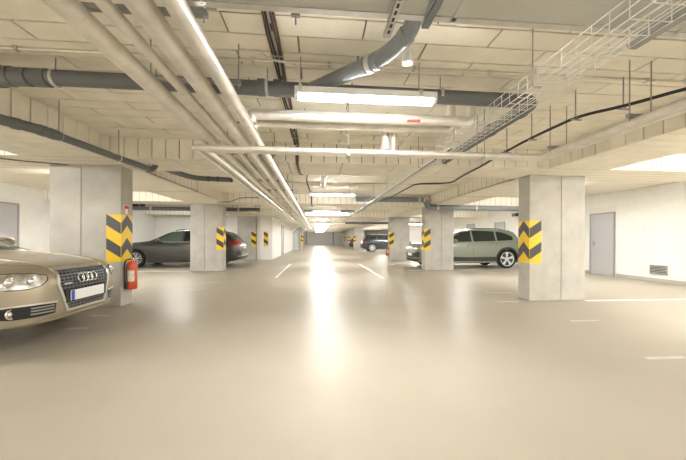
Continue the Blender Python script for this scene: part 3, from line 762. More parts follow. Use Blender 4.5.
# cable rail on the slab with brown cables
t = thing('cable_rail', 'perforated steel rail with brown cables fixed along the ceiling', 'cable', (-0.33, 1.7, 2.66))
MB().box(-0.375, -0.285, 1.6, 4.96, 2.655, 2.662).build('rail', 'galv', t)
for j, x in enumerate((-0.365, -0.345, -0.312, -0.295)):
    MB().tube([(x + 0.006 * math.sin(q * 2.1 + j), 1.6 + q * 0.336, 2.643) for q in range(11)], 0.008, 6).build('cable', ('brown_cable', 'black_cable', 'brown_cable', 'brown_cable')[j], t, smooth=60)
for y in (1.95, 2.55, 3.2, 3.9, 4.6): MB().box(-0.38, -0.28, y, y + 0.02, 2.632, 2.665).build('clip', 'galv', t)
for q in range(8): MB().box(-0.336, -0.324, 1.85 + q * 0.35, 1.93 + q * 0.35, 2.653, 2.656).build('slot', 'black', t)
cable('cable', 'brown cable continuing under the beam and along the second bay', [(-0.33, 4.9, 2.60), (-0.33, 4.93, 2.35), (-0.33, 5.9, 2.35), (-0.22, 6.4, 2.50), (-0.28, 8.0, 2.62), (-0.2, 10.5, 2.62), (-0.2, 10.6, 2.35), (-0.2, 11.7, 2.35)], ((0, 0), (0.02, 0.005)), 'brown_cable', 0.012)
# conduits
t = thing('conduit', 'thin beige conduit clipped across the near ceiling', 'conduit', (0, 2.69, 2.66))
MB().tube([(-3.12, 2.69, 2.664), (1.6, 2.69, 2.664), (3.94, 2.69, 2.664)], 0.012, 10).build('tube', 'foil_matte', t, smooth=60)
for x in (-2.4, -1.6, -0.55, 0.1, 0.85, 1.55, 2.3, 3.1): MB().box(x - 0.015, x + 0.015, 2.67, 2.71, 2.648, 2.68).build('clip', 'galv', t)
t = thing('conduit', 'short beige conduit running from the rail to the near lamp', 'conduit', (-0.2, 2.45, 2.66))
MB().tube(arc_path([(-0.62, 2.56, 2.664), (-0.46, 2.56, 2.664), (-0.40, 2.57, 2.615), (-0.16, 2.60, 2.60), (-0.145, 2.62, 2.42)], 0.08), 0.009, 8).build('tube', 'foil_matte', t, smooth=60)
for x, y, wh in ((-0.15, 2.12, 'beside the brown cables'), (2.3, 3.3, 'between tray and black cables'), (-1.05, 4.15, 'above the pipe run')):
    t = thing('ceiling_clip', 'tiny steel clip screwed to the ceiling panels ' + wh, 'clip', (x, y, 2.64), 'ceiling clips')
    MB().box(x - 0.03, x + 0.03, y - 0.012, y + 0.012, 2.655, 2.68).build('plate', 'strut', t); MB().tube([(x, y, 2.66), (x, y, 2.60)], 0.006, 6).build('hook', 'strut', t)

# pale box duct further on
r = thing('box_duct', 'pale box duct hung across the aisle past the third row', 'duct', (1.2, 18.0, 2.25))
MB().box(0.63, 1.45, 18.0, 18.6, 2.12, 2.36).build('duct_body', 'white_plastic', r)
for x in (0.7, 1.38): MB().tube([(x, 18.3, 2.35), (x, 18.3, SZ)], 0.008, 6).build('threaded_rod', 'strut', r)
MB().box(0.60, 1.48, 17.98, 18.02, 2.10, 2.13).build('flange', 'strut', r)
pipe('duct_pipe', 'dark pipe spanning the aisle under the distant beams', [(1.95, 21.5, 2.28), (8.5, 21.5, 2.28)], 0.08, 'pvc_grey', bands=[((3.0, 21.5, 2.28), (1, 0, 0))])
t = pipe('duct_pipe', 'dark grey pipe hung in front of the painted beam glow above the aisle', [(-0.62, 15.2, 2.52), (1.85, 15.2, 2.52)], 0.06, 'pvc_grey', bands=[((0.2, 15.2, 2.52), (1, 0, 0))])
for x in (-0.3, 1.5): MB().tube([(x, 15.2, 2.55), (x, 15.2, SZ)], 0.008, 6).build('threaded_rod', 'strut', t)
r = thing('beam_glow', 'wide painted glow standing in for the brightly lit beam face across the aisle', 'lamp', (0.53, 16.34, 2.5))
MB().box(-0.62, 1.70, 16.33, 16.37, 2.375, 2.655).build('glow_frame', 'white_plastic', r)
MB().box(-0.59, 1.67, 16.322, 16.332, 2.395, 2.635).build('glow_sheet', 'painted_glow', r)  # glowing sheet stands in for the overbright beam face, not a fixture

# ------------------------------------------------------------------ cars
def interp(tab, s):
    """monotone cubic through (s, v) pairs"""
    n = len(tab)
    if s <= tab[0][0]: return tab[0][1]
    if s >= tab[-1][0]: return tab[-1][1]
    d = [(tab[i + 1][1] - tab[i][1]) / (tab[i + 1][0] - tab[i][0]) for i in range(n - 1)]
    m_ = [d[0]] + [0 if d[i - 1] * d[i] <= 0 else 2 * d[i - 1] * d[i] / (d[i - 1] + d[i]) for i in range(1, n - 1)] + [d[-1]]
    for i in range(n - 1):
        if s <= tab[i + 1][0]:
            h = tab[i + 1][0] - tab[i][0]; t = (s - tab[i][0]) / h
            a, b = tab[i][1], tab[i + 1][1]
            return (2 * t**3 - 3 * t**2 + 1) * a + (t**3 - 2 * t**2 + t) * h * m_[i] + (-2 * t**3 + 3 * t**2) * b + (t**3 - t**2) * h * m_[i + 1]

class Car:
    def __init__(s, name, label, spec, paint, loc, rotz):
        s.sp = spec; s.paint = paint
        s.root = thing(name, label, 'car', (0, 0, 0))
        s.L = spec['L']
        s.shell()
        s.loc = loc; s.rotz = rotz
    def X(s, q): return s.L / 2 - q
    def ring(s, q):
        sp = s.sp
        zt, zk, zb, w = (interp(sp[k_], q) for k_ in ('top', 'belt', 'bot', 'w'))
        zk = min(zk, zt - 0.02); zb = min(zb, zk - 0.05)
        h = zt - zk
        we = w * 0.90 - sp.get('tumble', 0.40) * max(0, h - 0.10)
        ze = zk + h * (0.35 + 0.5 * min(1, max(0, h - 0.08) / 0.32))
        pts = [(0, zb), (w * 0.5, zb), (w * 0.86, zb)]
        ns = 9
        for i in range(ns + 1):
            t = i / ns
            y = w * (0.925 + 0.075 * math.sin(PI * min(1, 0.12 + 0.62 * t)) ** 0.8)
            if t > 0.85: y -= w * 0.03 * ((t - 0.85) / 0.15) ** 2
            pts.append((y, zb + 0.03 + (zk - zb - 0.03) * t))
        yk = pts[-1][0]
        for i in range(1, 5):
            t = i / 4; pts.append((yk + (we - yk) * t, zk + (ze - zk) * t + 0.0))
        for i in range(1, 11):
            a = PI / 2 * i / 10
            pts.append((we * math.cos(a) ** 0.92 if i < 10 else 0, ze + (zt - ze) * math.sin(a) ** 0.92))
        return pts
    def shell(s):
        L = s.L
        st = [0, 0.008, 0.02, 0.04, 0.07, 0.11, 0.16, 0.22, 0.30, 0.4]
        q = 0.5
        while q < L - 0.45: st.append(q); q += 0.08
        st += [L - e for e in (0.4, 0.3, 0.22, 0.16, 0.11, 0.07, 0.04, 0.02, 0.008, 0)]
        v = []; f = []; rows = []
        for q in st:
            half = s.ring(q); row = []
            full = half + [(-y, z) for y, z in reversed(half[1:-1])]
            for y, z in full: row.append(len(v)); v.append((s.X(q), y, z))
            rows.append(row)
        n = len(rows[0])
        for a, b in zip(rows, rows[1:]):
            for j in range(n): f.append((a[j], a[(j + 1) % n], b[(j + 1) % n], b[j]))
        f.append(tuple(rows[0])); f.append(tuple(reversed(rows[-1])))
        mb = MB(); mb.v = v; mb.f = f
        me = mb.mesh('body', s.paint)
        s.bvh = BVHTree.FromPolygons([Vector(p) for p in v], f)
        o = link(bpy.data.objects.new('body', me))
        # wheel arches
        sp = s.sp; R = sp['r'] + 0.055
        cut = MB()
        for ax in (sp['fo'], sp['fo'] + sp['wb']):
            for sg in (-1, 1):
                y0 = sg * (sp['half'] - 0.26); y1 = sg * (sp['half'] + 0.3)
                cut.lathe([(R, y0), (R, y1)] if sg > 0 else [(R, y1), (R, y0)], (s.X(ax), 0, sp['r']), 'y', 40)
        co = link(bpy.data.objects.new('arch_cutter', cut.mesh('arch_cutter', 'black')))
        bm_ = o.modifiers.new('arches', 'BOOLEAN'); bm_.operation = 'DIFFERENCE'; bm_.object = co; bm_.solver = 'EXACT'
        dg = bpy.context.evaluated_depsgraph_get(); dg.update()
        me2 = bpy.data.meshes.new_from_object(o.evaluated_get(dg))
        o.modifiers.clear(); o.data = me2; bpy.data.objects.remove(co)
        me2.name = 'body'
        me2.shade_smooth(); me2.set_sharp_from_angle(angle=math.radians(32))
        o.parent = s.root; s.body = o
    def hit(s, axis, u, v):
        """axis 'f' front: (u=y, v=z); 'b' back; 's' side with sign in u? -> (s_pos, z); 't' top (x, y)"""
        if axis == 'f': r_ = s.bvh.ray_cast(Vector((5, u, v)), Vector((-1, 0, 0)))
        elif axis == 'b': r_ = s.bvh.ray_cast(Vector((-5, u, v)), Vector((1, 0, 0)))
        elif axis == '+': r_ = s.bvh.ray_cast(Vector((s.X(u), 3, v)), Vector((0, -1, 0)))
        elif axis == '-': r_ = s.bvh.ray_cast(Vector((s.X(u), -3, v)), Vector((0, 1, 0)))
        elif axis == 't': r_ = s.bvh.ray_cast(Vector((s.X(u), v, 4)), Vector((0, 0, -1)))
        if r_[0] is None: return None
        nrm = r_[1]
        return r_[0], nrm
    def patch(s, name, mt, axis, top, bot, m=4, off=0.004, depth=0.01, sub=6, parent=None, smooth=40):
        """surface patch between two chains (same length) projected on the body"""
        dirs = {'f': Vector((1, 0, 0)), 'b': Vector((-1, 0, 0)), '+': Vector((0, 1, 0)), '-': Vector((0, -1, 0)), 't': Vector((0, 0, 1))}
        d = dirs[axis]
        def dens(ch):
            out = []
            for a, b in zip(ch, ch[1:]):
                for k_ in range(sub): out.append((a[0] + (b[0] - a[0]) * k_ / sub, a[1] + (b[1] - a[1]) * k_ / sub))
            return out + [ch[-1]]
        T_, B_ = dens(top), dens(bot); n = len(T_)
        fr = []; bk = []; last = None
        for j in range(m + 1):
            for i in range(n):
                u = B_[i][0] + (T_[i][0] - B_[i][0]) * j / m; v_ = B_[i][1] + (T_[i][1] - B_[i][1]) * j / m
                h = s.hit(axis, u, v_)
                if h is None:
                    p = last if last is not None else Vector((0, 0, 0))
                    if axis in 'fb': p = Vector((p.x, u, v_))
                    elif axis in '+-': p = Vector((s.X(u), p.y, v_))
                    else: p = Vector((s.X(u), v_, p.z))
                    nn = d
                else:
                    p, nn = h; last = p
                    if nn.dot(d) < 0: nn = -nn
                nn = (nn + d * 0.3).normalized()
                fr.append(p + nn * off); bk.append(p - nn * depth)
        N_ = len(fr); mb = MB(); mb.v = [tuple(p) for p in fr + bk]
        for j in range(m):
            for i in range(n - 1):
                a = j * n + i
                mb.f.append((a, a + 1, a + 1 + n, a + n)); mb.f.append((N_ + a, N_ + a + n, N_ + a + 1 + n, N_ + a + 1))
        edge = [i for i in range(n)] + [j * n + n - 1 for j in range(1, m + 1)] + [m * n + i for i in reversed(range(n - 1))] + [j * n for j in reversed(range(1, m))]
        for a, b in zip(edge, edge[1:] + edge[:1]): mb.f.append((a, N_ + a, N_ + b, b))
        par = parent or s.root
        o = link(bpy.data.objects.new(name, mb.mesh(name, mt, smooth))); o.parent = par
        return o
    def raw(s, name, mb, mt, parent=None, smooth=0, bevel=0):
        o = link(bpy.data.objects.new(name, mb.mesh(name, mt, smooth))); o.parent = parent or s.root
        if bevel:
            b = o.modifiers.new('bevel', 'BEVEL'); b.width = bevel; b.segments = 2; b.limit_method = 'ANGLE'
        return o
    def wheels(s, spokes=5, rim='alloy', twin=False, rimr=0.70):
        sp = s.sp; r_ = sp['r']
        for ax in (sp['fo'], sp['fo'] + sp['wb']):
            for sg in (-1, 1):
                yo = sg * (sp['half'] - 0.015); wd = 0.215
                c_ = (s.X(ax), 0, r_)
                P = lambda prof: [(a, yo - sg * (wd - t)) for a, t in prof]
                w = s.raw('wheel', MB().lathe(P([(r_ * rimr * 0.9, 0.02), (r_ * 0.93, 0.0), (r_ * 0.985, 0.02), (r_, 0.06), (r_, wd - 0.06), (r_ * 0.985, wd - 0.02), (r_ * 0.93, wd), (r_ * rimr, wd - 0.012), (r_ * rimr * 0.98, wd - 0.05)]), c_, 'y', 36, loop=True), 'rubber', smooth=40)
                s.raw('brake_disc', MB().lathe(P([(0.0, wd - 0.10), (r_ * rimr * 0.97, wd - 0.10), (r_ * rimr * 0.97, wd - 0.08), (0.0, wd - 0.08)]), c_, 'y', 24), 'pvc_dark', w)
                k_ = r_ * rimr
                ring = MB().lathe(P([(k_ * 0.90, wd - 0.05), (k_ * 1.0, wd - 0.05), (k_ * 1.0, wd - 0.008), (k_ * 0.93, wd - 0.008), (k_ * 0.90, wd - 0.03)]), c_, 'y', 36, loop=True)
                s.raw('rim', ring, rim, w, smooth=40)
                s.raw('hub', MB().lathe(P([(0.0, wd - 0.06), (k_ * 0.24, wd - 0.06), (k_ * 0.20, wd - 0.02), (0.0, wd - 0.018)]), c_, 'y', 18), rim, w, smooth=40)
                for q in range(spokes):
                    a0 = 2 * PI * q / spokes + 0.3
                    for da in ((-0.16, 0.16) if twin else (0,)):
                        m = MB(); vs_ = []
                        for rr, hw in ((k_ * 0.15, k_ * 0.08 if not twin else k_ * 0.06), (k_ * 0.94, k_ * 0.17 if not twin else k_ * 0.06)):
                            a = a0 + (da * 1.6 if rr > k_ * 0.5 else da * 0.8)
                            ux, uz = math.cos(a), math.sin(a); tx_, tz_ = -uz, ux
                            for e in (-1, 1):
                                for dd in (wd - 0.055, wd - 0.022):
                                    vs_.append((c_[0] + ux * rr + tx_ * hw * e, yo - sg * (wd - dd), c_[2] + uz * rr + tz_ * hw * e))
                        m.add(vs_, [(0, 1, 3, 2), (4, 6, 7, 5), (0, 4, 5, 1), (2, 3, 7, 6), (1, 5, 7, 3), (0, 2, 6, 4)])
                        s.raw('spoke', m, rim, w)
                # inner arch liner
                R = r_ + 0.05; m = MB(); n = 18
                y0, y1 = sg * (sp['half'] - 0.25), sg * (sp['half'] - 0.035)
                for i in range(n + 1):
                    a = -0.25 + (PI + 0.5) * i / n
                    for yy in (y0, y1): m.v.append((c_[0] + R * math.cos(a), yy, max(0.16, c_[2] + R * math.sin(a))))
                m.f = [(2 * i, 2 * i + 1, 2 * i + 3, 2 * i + 2) for i in range(n)]
                s.raw('arch_liner', m, 'black')
    def arch_trim(s, mt, wdt=0.06):
        sp = s.sp
        for ax in (sp['fo'], sp['fo'] + sp['wb']):
            for sg in '+-':
                R0 = sp['r'] + 0.05; n = 14
                out = []; inn = []
                for i in range(n + 1):
                    a = 0.02 + (PI - 0.04) * i / n
                    out.append((ax - (R0 + wdt) * math.cos(a), sp['r'] + (R0 + wdt) * math.sin(a))); inn.append((ax - R0 * math.cos(a), sp['r'] + R0 * math.sin(a)))
                s.patch('arch_trim', mt, sg, out, inn, m=1, sub=1, off=0.012, depth=0.02)
    def seams(s, lines, mt='black'):
        for sg in '+-':
            for ch in lines:
                w = 0.004
                s.patch('door_seam', mt, sg, [(a - w, z) for a, z in ch], [(a + w, z) for a, z in ch], m=1, sub=5, off=0.0012, depth=0.004)
    def handles(s, pos, mt):
        for sg in '+-':
            for q, z in pos:
                h = s.hit(sg, q, z)
                y = h[0].y; e = 1 if sg == '+' else -1
                m = MB().tube([(s.X(q) + 0.095, y + e * 0.004, z), (s.X(q) + 0.07, y + e * 0.03, z), (s.X(q) - 0.07, y + e * 0.03, z), (s.X(q) - 0.095, y + e * 0.004, z)], 0.013, 8)
                s.raw('door_handle', m, mt, smooth=60)
    def mirrors(s, q, z, mt, size=(0.10, 0.11, 0.075)):
        for sg in '+-':
            e = 1 if sg == '+' else -1
            y = abs(s.hit(sg, q, z)[0].y)
            c_ = Vector((s.X(q), e * (y + 0.14), z + 0.03)); m = MB()
            n = 14
            prof = [(0.25, -1.0), (0.75, -0.8), (1, -0.3), (1, 0.3), (0.85, 0.75), (0.35, 1.0)]
            rows = []
            for k_, t in prof:
                for j in range(n):
                    a = 2 * PI * j / n
                    m.v.append((c_.x + size[0] * 0.8 * k_ * math.cos(a) + (0.03 if math.cos(a) > 0 else 0), c_.y + size[1] * t, c_.z + size[2] * k_ * math.sin(a)))
            for i in range(len(prof) - 1):
                for j in range(n):
                    a = i * n + j; b = i * n + (j + 1) % n
                    m.f.append((a, b, b + n, a + n))
            m.f.append(tuple(range(n))); m.f.append(tuple((len(prof) - 1) * n + j for j in range(n)))
            mi = s.raw('side_mirror', m, mt, smooth=50)
            s.raw('mirror_foot', MB().tube([(c_.x, e * (y - 0.02), z - 0.02), (c_.x, e * (y + 0.07), z)], 0.022, 8), 'black', mi)
            s.raw('mirror_glass', MB().box(c_.x - size[0] * 0.82, c_.x - size[0] * 0.78, c_.y - size[1] * 0.55, c_.y + size[1] * 0.55, c_.z - 0.045, c_.z + 0.045), 'chrome', mi)
    def place(s):
        s.root.location = s.loc; s.root.rotation_euler = (0, 0, s.rotz)

# ---- gold saloon, nose to the aisle
A6 = dict(L=4.92, r=0.33, fo=0.98, wb=2.843, half=0.925, tumble=0.42,
    top=[(0, 0.66), (0.02, 0.75), (0.05, 0.80), (0.10, 0.835), (0.2, 0.88), (0.45, 0.93), (0.8, 0.972), (1.1, 0.995), (1.28, 1.02), (1.45, 1.09), (1.8, 1.275), (2.2, 1.40), (2.6, 1.45), (2.95, 1.455), (3.4, 1.41), (3.8, 1.29), (4.1, 1.165), (4.3, 1.10), (4.6, 1.075), (4.82, 1.04), (4.89, 0.96), (4.92, 0.8)],
    belt=[(0, 0.60), (0.05, 0.70), (0.15, 0.745), (0.3, 0.775), (0.7, 0.855), (1.3, 0.92), (2.2, 0.94), (3.3, 0.965), (4.2, 1.0), (4.8, 0.97), (4.92, 0.72)],
    bot=[(0, 0.36), (0.03, 0.31), (0.08, 0.285), (0.3, 0.27), (0.55, 0.25), (0.8, 0.2), (4.2, 0.2), (4.7, 0.27), (4.92, 0.42)],
    w=[(0, 0.28), (0.012, 0.38), (0.03, 0.47), (0.06, 0.55), (0.10, 0.62), (0.17, 0.70), (0.26, 0.77), (0.40, 0.835), (0.65, 0.89), (1.0, 0.92), (3.9, 0.925), (4.4, 0.89), (4.7, 0.82), (4.85, 0.72), (4.92, 0.58)])
c = Car('saloon_car', 'gold metallic saloon car parked nose out before the extinguisher pillar', A6, 'paint_gold', (-2.69 - 2.46, 3.87, 0), 0)
c.wheels(spokes=10)
gt, gb, gh = 0.815, 0.375, 0.385; gw0, gw1 = 0.385, 0.285
def gwid(z): return gw1 + (gw0 - gw1) * min(1, max(0, (z - gb) / (0.66 - gb))) if z < 0.66 else gw0 - (z - 0.66) * 0.12
def frame_strip(name, chain_out, chain_in, mt='chrome', off=0.016, **kw): return c.patch(name, mt, 'f', chain_out, chain_in, m=1, off=off, depth=0.02, **kw)
# black grille field
zs = [gb + (gt - gb) * i / 8 for i in range(9)]
gr = c.patch('grille', 'black', 'f', [(gwid(z) - 0.01, z) for z in zs], [(-gwid(z) + 0.01, z) for z in zs], m=10, sub=2, off=0.003, depth=0.03)
# chrome surround
for sg in (1, -1):
    c.patch('grille_surround', 'satin_chrome', 'f', [(sg * (gwid(z) + 0.012), z) for z in zs], [(sg * (gwid(z) - 0.016), z) for z in zs], m=2, sub=2, off=0.016, depth=0.02, parent=gr)
for z0, z1_ in ((gt - 0.014, gt + 0.012), (gb - 0.014, gb + 0.012)):
    ww = gwid((z0 + z1_) / 2) + 0.012; ch = [-ww + 2 * ww * i / 6 for i in range(7)]
    c.patch('grille_surround', 'satin_chrome', 'f', [(y, z1_) for y in ch], [(y, z0) for y in ch], m=2, sub=2, off=0.016, depth=0.02, parent=gr)
# horizontal grille bars and plate carrier
z = gb + 0.035
while z < gt - 0.02:
    if not (0.455 < z < 0.585):
        ww = gwid(z) - 0.02; ch = [-ww + 2 * ww * i / 6 for i in range(7)]
        c.patch('grille_bar', 'pvc_grey', 'f', [(y, z + 0.006) for y in ch], [(y, z - 0.006) for y in ch], m=1, sub=2, off=0.010, depth=0.01, parent=gr)
    z += 0.034
for i in range(13):
    y = -0.30 + 0.05 * i
    for za, zb_ in ((gb + 0.02, 0.45), (0.595, gt - 0.02)):
        if abs(y) < gwid(za) - 0.03:
            c.patch('grille_bar', 'pvc_grey', 'f', [(y - 0.004, za), (y - 0.004, zb_)], [(y + 0.004, za), (y + 0.004, zb_)], m=1, sub=4, off=0.008, depth=0.01, parent=gr)
# plate carrier panel, plate
ch = [-0.31 + 0.62 * i / 6 for i in range(7)]
c.patch('plate_carrier', 'paint_grey', 'f', [(y, 0.592) for y in ch], [(y, 0.452) for y in ch], m=2, sub=2, off=0.018, depth=0.02, parent=gr)
px = c.L / 2 + 0.028
pl = c.raw('number_plate', MB().box(px - 0.02, px, -0.26, 0.26, 0.466, 0.580), 'plate_white', bevel=0.004)
c.raw('euro_band', MB().box(px - 0.001, px + 0.0015, -0.258, -0.212, 0.468, 0.578), 'plate_blue', pl)
c.raw('plate_frame', MB().box(px - 0.03, px - 0.006, -0.272, 0.272, 0.454, 0.592), 'black', pl)
# four rings
rz, rr_ = 0.700, 0.046
for i in range(4):
    yc = (-1.5 + i) * 0.066
    m = MB(); pts = []
    for j in range(25):
        a = 2 * PI * j / 24
        h = c.hit('f', yc + rr_ * math.cos(a), rz + rr_ * math.sin(a))
        pts.append((h[0].x + 0.022, yc + rr_ * math.cos(a), rz + rr_ * math.sin(a)))
    m.tube(pts, 0.0075, 8, cap=False); c.raw('ring', m, 'chrome', gr, smooth=60)
# script badge
h = c.hit('f', -0.27, 0.655)
c.patch('script_badge', 'satin_chrome', 'f', [(-0.315, 0.665), (-0.225, 0.665)], [(-0.315, 0.650), (-0.225, 0.650)], m=1, off=0.014, depth=0.004, parent=gr)
# headlamps and lower intakes
for sg in (1, -1):
    P_ = lambda L_: [(sg * y, z) for y, z in L_]
    up = P_([(0.470, 0.765), (0.55, 0.788), (0.65, 0.80), (0.76, 0.797), (0.80, 0.785)]); lo = P_([(0.475, 0.725), (0.53, 0.675), (0.62, 0.652), (0.76, 0.655), (0.805, 0.68)])
    up_o = P_([(0.460, 0.772), (0.55, 0.796), (0.65, 0.808), (0.76, 0.805), (0.81, 0.792)]); lo_o = P_([(0.465, 0.719), (0.525, 0.667), (0.62, 0.644), (0.76, 0.647), (0.815, 0.672)])
    hl = c.patch('headlamp', 'black', 'f', up_o, lo_o, m=4, sub=4, off=0.002, depth=0.02)
    c.patch('lamp_lens', 'lamp_chrome', 'f', up, lo, m=4, sub=4, off=0.006, depth=0.01, parent=hl)
    for (yy, zz, rr2) in ((0.70, 0.725, 0.050), (0.585, 0.725, 0.042)):
        pts = []; hc = c.hit('f', sg * yy, zz)[0]
        m = MB().lathe([(rr2 * 0.2, 0.0), (rr2, 0.004), (rr2, 0.012), (rr2 * 0.75, 0.014), (rr2 * 0.5, 0.022), (0.002, 0.026)], (hc.x - 0.004, sg * yy, zz), 'x', 18)
        c.raw('projector', m, 'chrome', hl, smooth=40)
    up = P_([(0.40, 0.475), (0.55, 0.485), (0.70, 0.485), (0.80, 0.475)]); lo = P_([(0.41, 0.375), (0.55, 0.365), (0.70, 0.365), (0.79, 0.39)])
    it = c.patch('lower_intake', 'black', 'f', up, lo, m=3, sub=4, off=0.003, depth=0.03)
    for zz in (0.40, 0.43, 0.458):
        c.patch('intake_bar', 'strut', 'f', P_([(0.42, zz + 0.006), (0.60, zz + 0.006)]), P_([(0.42, zz - 0.006), (0.60, zz - 0.006)]), m=1, off=0.008, depth=0.01, parent=it)
    c.patch('intake_trim', 'satin_chrome', 'f', P_([(0.39, 0.497), (0.55, 0.503), (0.70, 0.502), (0.81, 0.492)]), P_([(0.40, 0.480), (0.55, 0.488), (0.70, 0.488), (0.805, 0.478)]), m=1, sub=4, off=0.012, depth=0.02, parent=it)
    hc = c.hit('f', sg * 0.70, 0.425)[0]
    fgl = c.raw('fog_lamp', MB().lathe([(0.05, 0.0), (0.05, 0.012), (0.040, 0.014), (0.028, 0.008), (0.012, 0.016), (0.002, 0.018)], (hc.x - 0.004, sg * 0.70, 0.425), 'x', 20), 'chrome', it, smooth=40)
    # lower lip
    c.patch('bumper_lip', 'paint_gold', 'f', P_([(0.0, 0.318), (0.3, 0.318), (0.55, 0.318), (0.80, 0.322)]), P_([(0.0, 0.300), (0.3, 0.300), (0.55, 0.300), (0.80, 0.304)]), m=1, sub=4, off=0.012, depth=0.02)
# bonnet shut lines and creases, glass
for sg in (1, -1):
    c.patch('bonnet_seam', 'black', 't', [(0.15, sg * 0.40), (0.35, sg * 0.60), (0.7, sg * 0.735), (1.3, sg * 0.80)], [(0.157, sg * 0.397), (0.355, sg * 0.595), (0.702, sg * 0.729), (1.3, sg * 0.794)], m=1, off=0.001, depth=0.004)
    c.patch('bonnet_crease', 'paint_gold', 't', [(0.12, sg * 0.375), (0.5, sg * 0.44), (1.0, sg * 0.52), (1.38, sg * 0.57)], [(0.12, sg * 0.345), (0.5, sg * 0.41), (1.0, sg * 0.49), (1.38, sg * 0.54)], m=2, off=0.007, depth=0.004, smooth=80)
ch = [(-0.66 + 1.32 * i / 8) for i in range(9)]
ws = c.patch('windscreen', 'glass_green', 'f', [(y * 0.84, 1.395 - 0.05 * (y / 0.66) ** 2) for y in ch], [(y * 1.08, 1.055 - 0.03 * (y / 0.66) ** 2) for y in ch], m=8, sub=2, off=0.003, depth=0.01)
c.patch('cowl', 'black', 'f', [(y * 1.08, 1.050 - 0.03 * (y / 0.66) ** 2) for y in ch], [(y * 1.1, 1.012 - 0.03 * (y / 0.66) ** 2) for y in ch], m=1, sub=2, off=0.004, depth=0.01)
for sg in (1, -1):
    c.patch('pillar_trim', 'black', 'f', [(sg * 0.565, 1.345), (sg * 0.65, 1.19), (sg * 0.73, 1.03)], [(sg * 0.61, 1.33), (sg * 0.70, 1.18), (sg * 0.79, 1.01)], m=1, sub=4, off=0.006, depth=0.01)
for sg in '+-':
    c.patch('side_window', 'glass_dark', sg, [(1.70, 1.02), (2.05, 1.22), (2.35, 1.34), (2.62, 1.37)], [(1.72, 0.985), (2.05, 0.985), (2.35, 0.99), (2.62, 0.995)], m=4, off=0.003)
    c.patch('side_window', 'glass_dark', sg, [(2.70, 1.37), (3.1, 1.36), (3.4, 1.30), (3.75, 1.16)], [(2.70, 0.995), (3.1, 1.005), (3.4, 1.02), (3.75, 1.06)], m=4, off=0.003)
ch = [(-0.58 + 1.16 * i / 8) for i in range(9)]
c.patch('rear_window', 'glass_dark', 'b', [(y * 0.9, 1.36) for y in ch], [(y * 1.08, 1.14) for y in ch], m=4, sub=2, off=0.003)
for sg in (1, -1): c.patch('tail_lamp', 'tail_red', 'b', [(sg * 0.45, 0.93), (sg * 0.84, 0.93)], [(sg * 0.45, 0.79), (sg * 0.84, 0.77)], m=3, off=0.006, depth=0.02)
c.seams([[(1.45, 0.30), (1.42, 0.6), (1.5, 0.93)], [(2.66, 0.28), (2.66, 0.94)], [(3.55, 0.72), (3.75, 0.98)]])
c.handles([(2.45, 0.80), (3.45, 0.82)], 'paint_gold')
c.mirrors(1.76, 1.06, 'paint_gold', (0.085, 0.10, 0.065))
c.place()

# ---- estate car, tail to the aisle
EST = dict(L=4.70, r=0.325, fo=0.88, wb=2.78, half=0.905, tumble=0.40,
    top=[(0, 0.60), (0.03, 0.74), (0.1, 0.82), (0.3, 0.89), (0.7, 0.955), (1.1, 1.0), (1.28, 1.03), (1.5, 1.13), (1.85, 1.30), (2.2, 1.415), (2.6, 1.465), (3.2, 1.465), (3.8, 1.425), (4.1, 1.375), (4.25, 1.31), (4.42, 1.15), (4.55, 1.02), (4.64, 0.96), (4.68, 0.85), (4.70, 0.72)],
    belt=[(0, 0.50), (0.1, 0.72), (0.3, 0.80), (0.8, 0.88), (1.3, 0.92), (2.5, 0.95), (3.6, 0.98), (4.3, 0.97), (4.6, 0.86), (4.70, 0.66)],
    bot=[(0, 0.32), (0.05, 0.25), (0.2, 0.19), (0.8, 0.17), (4.1, 0.19), (4.5, 0.24), (4.70, 0.34)],
    w=[(0, 0.35), (0.02, 0.52), (0.06, 0.64), (0.14, 0.75), (0.3, 0.84), (0.6, 0.89), (1.0, 0.905), (3.8, 0.905), (4.3, 0.88), (4.5, 0.84), (4.62, 0.77), (4.68, 0.68), (4.70, 0.58)])
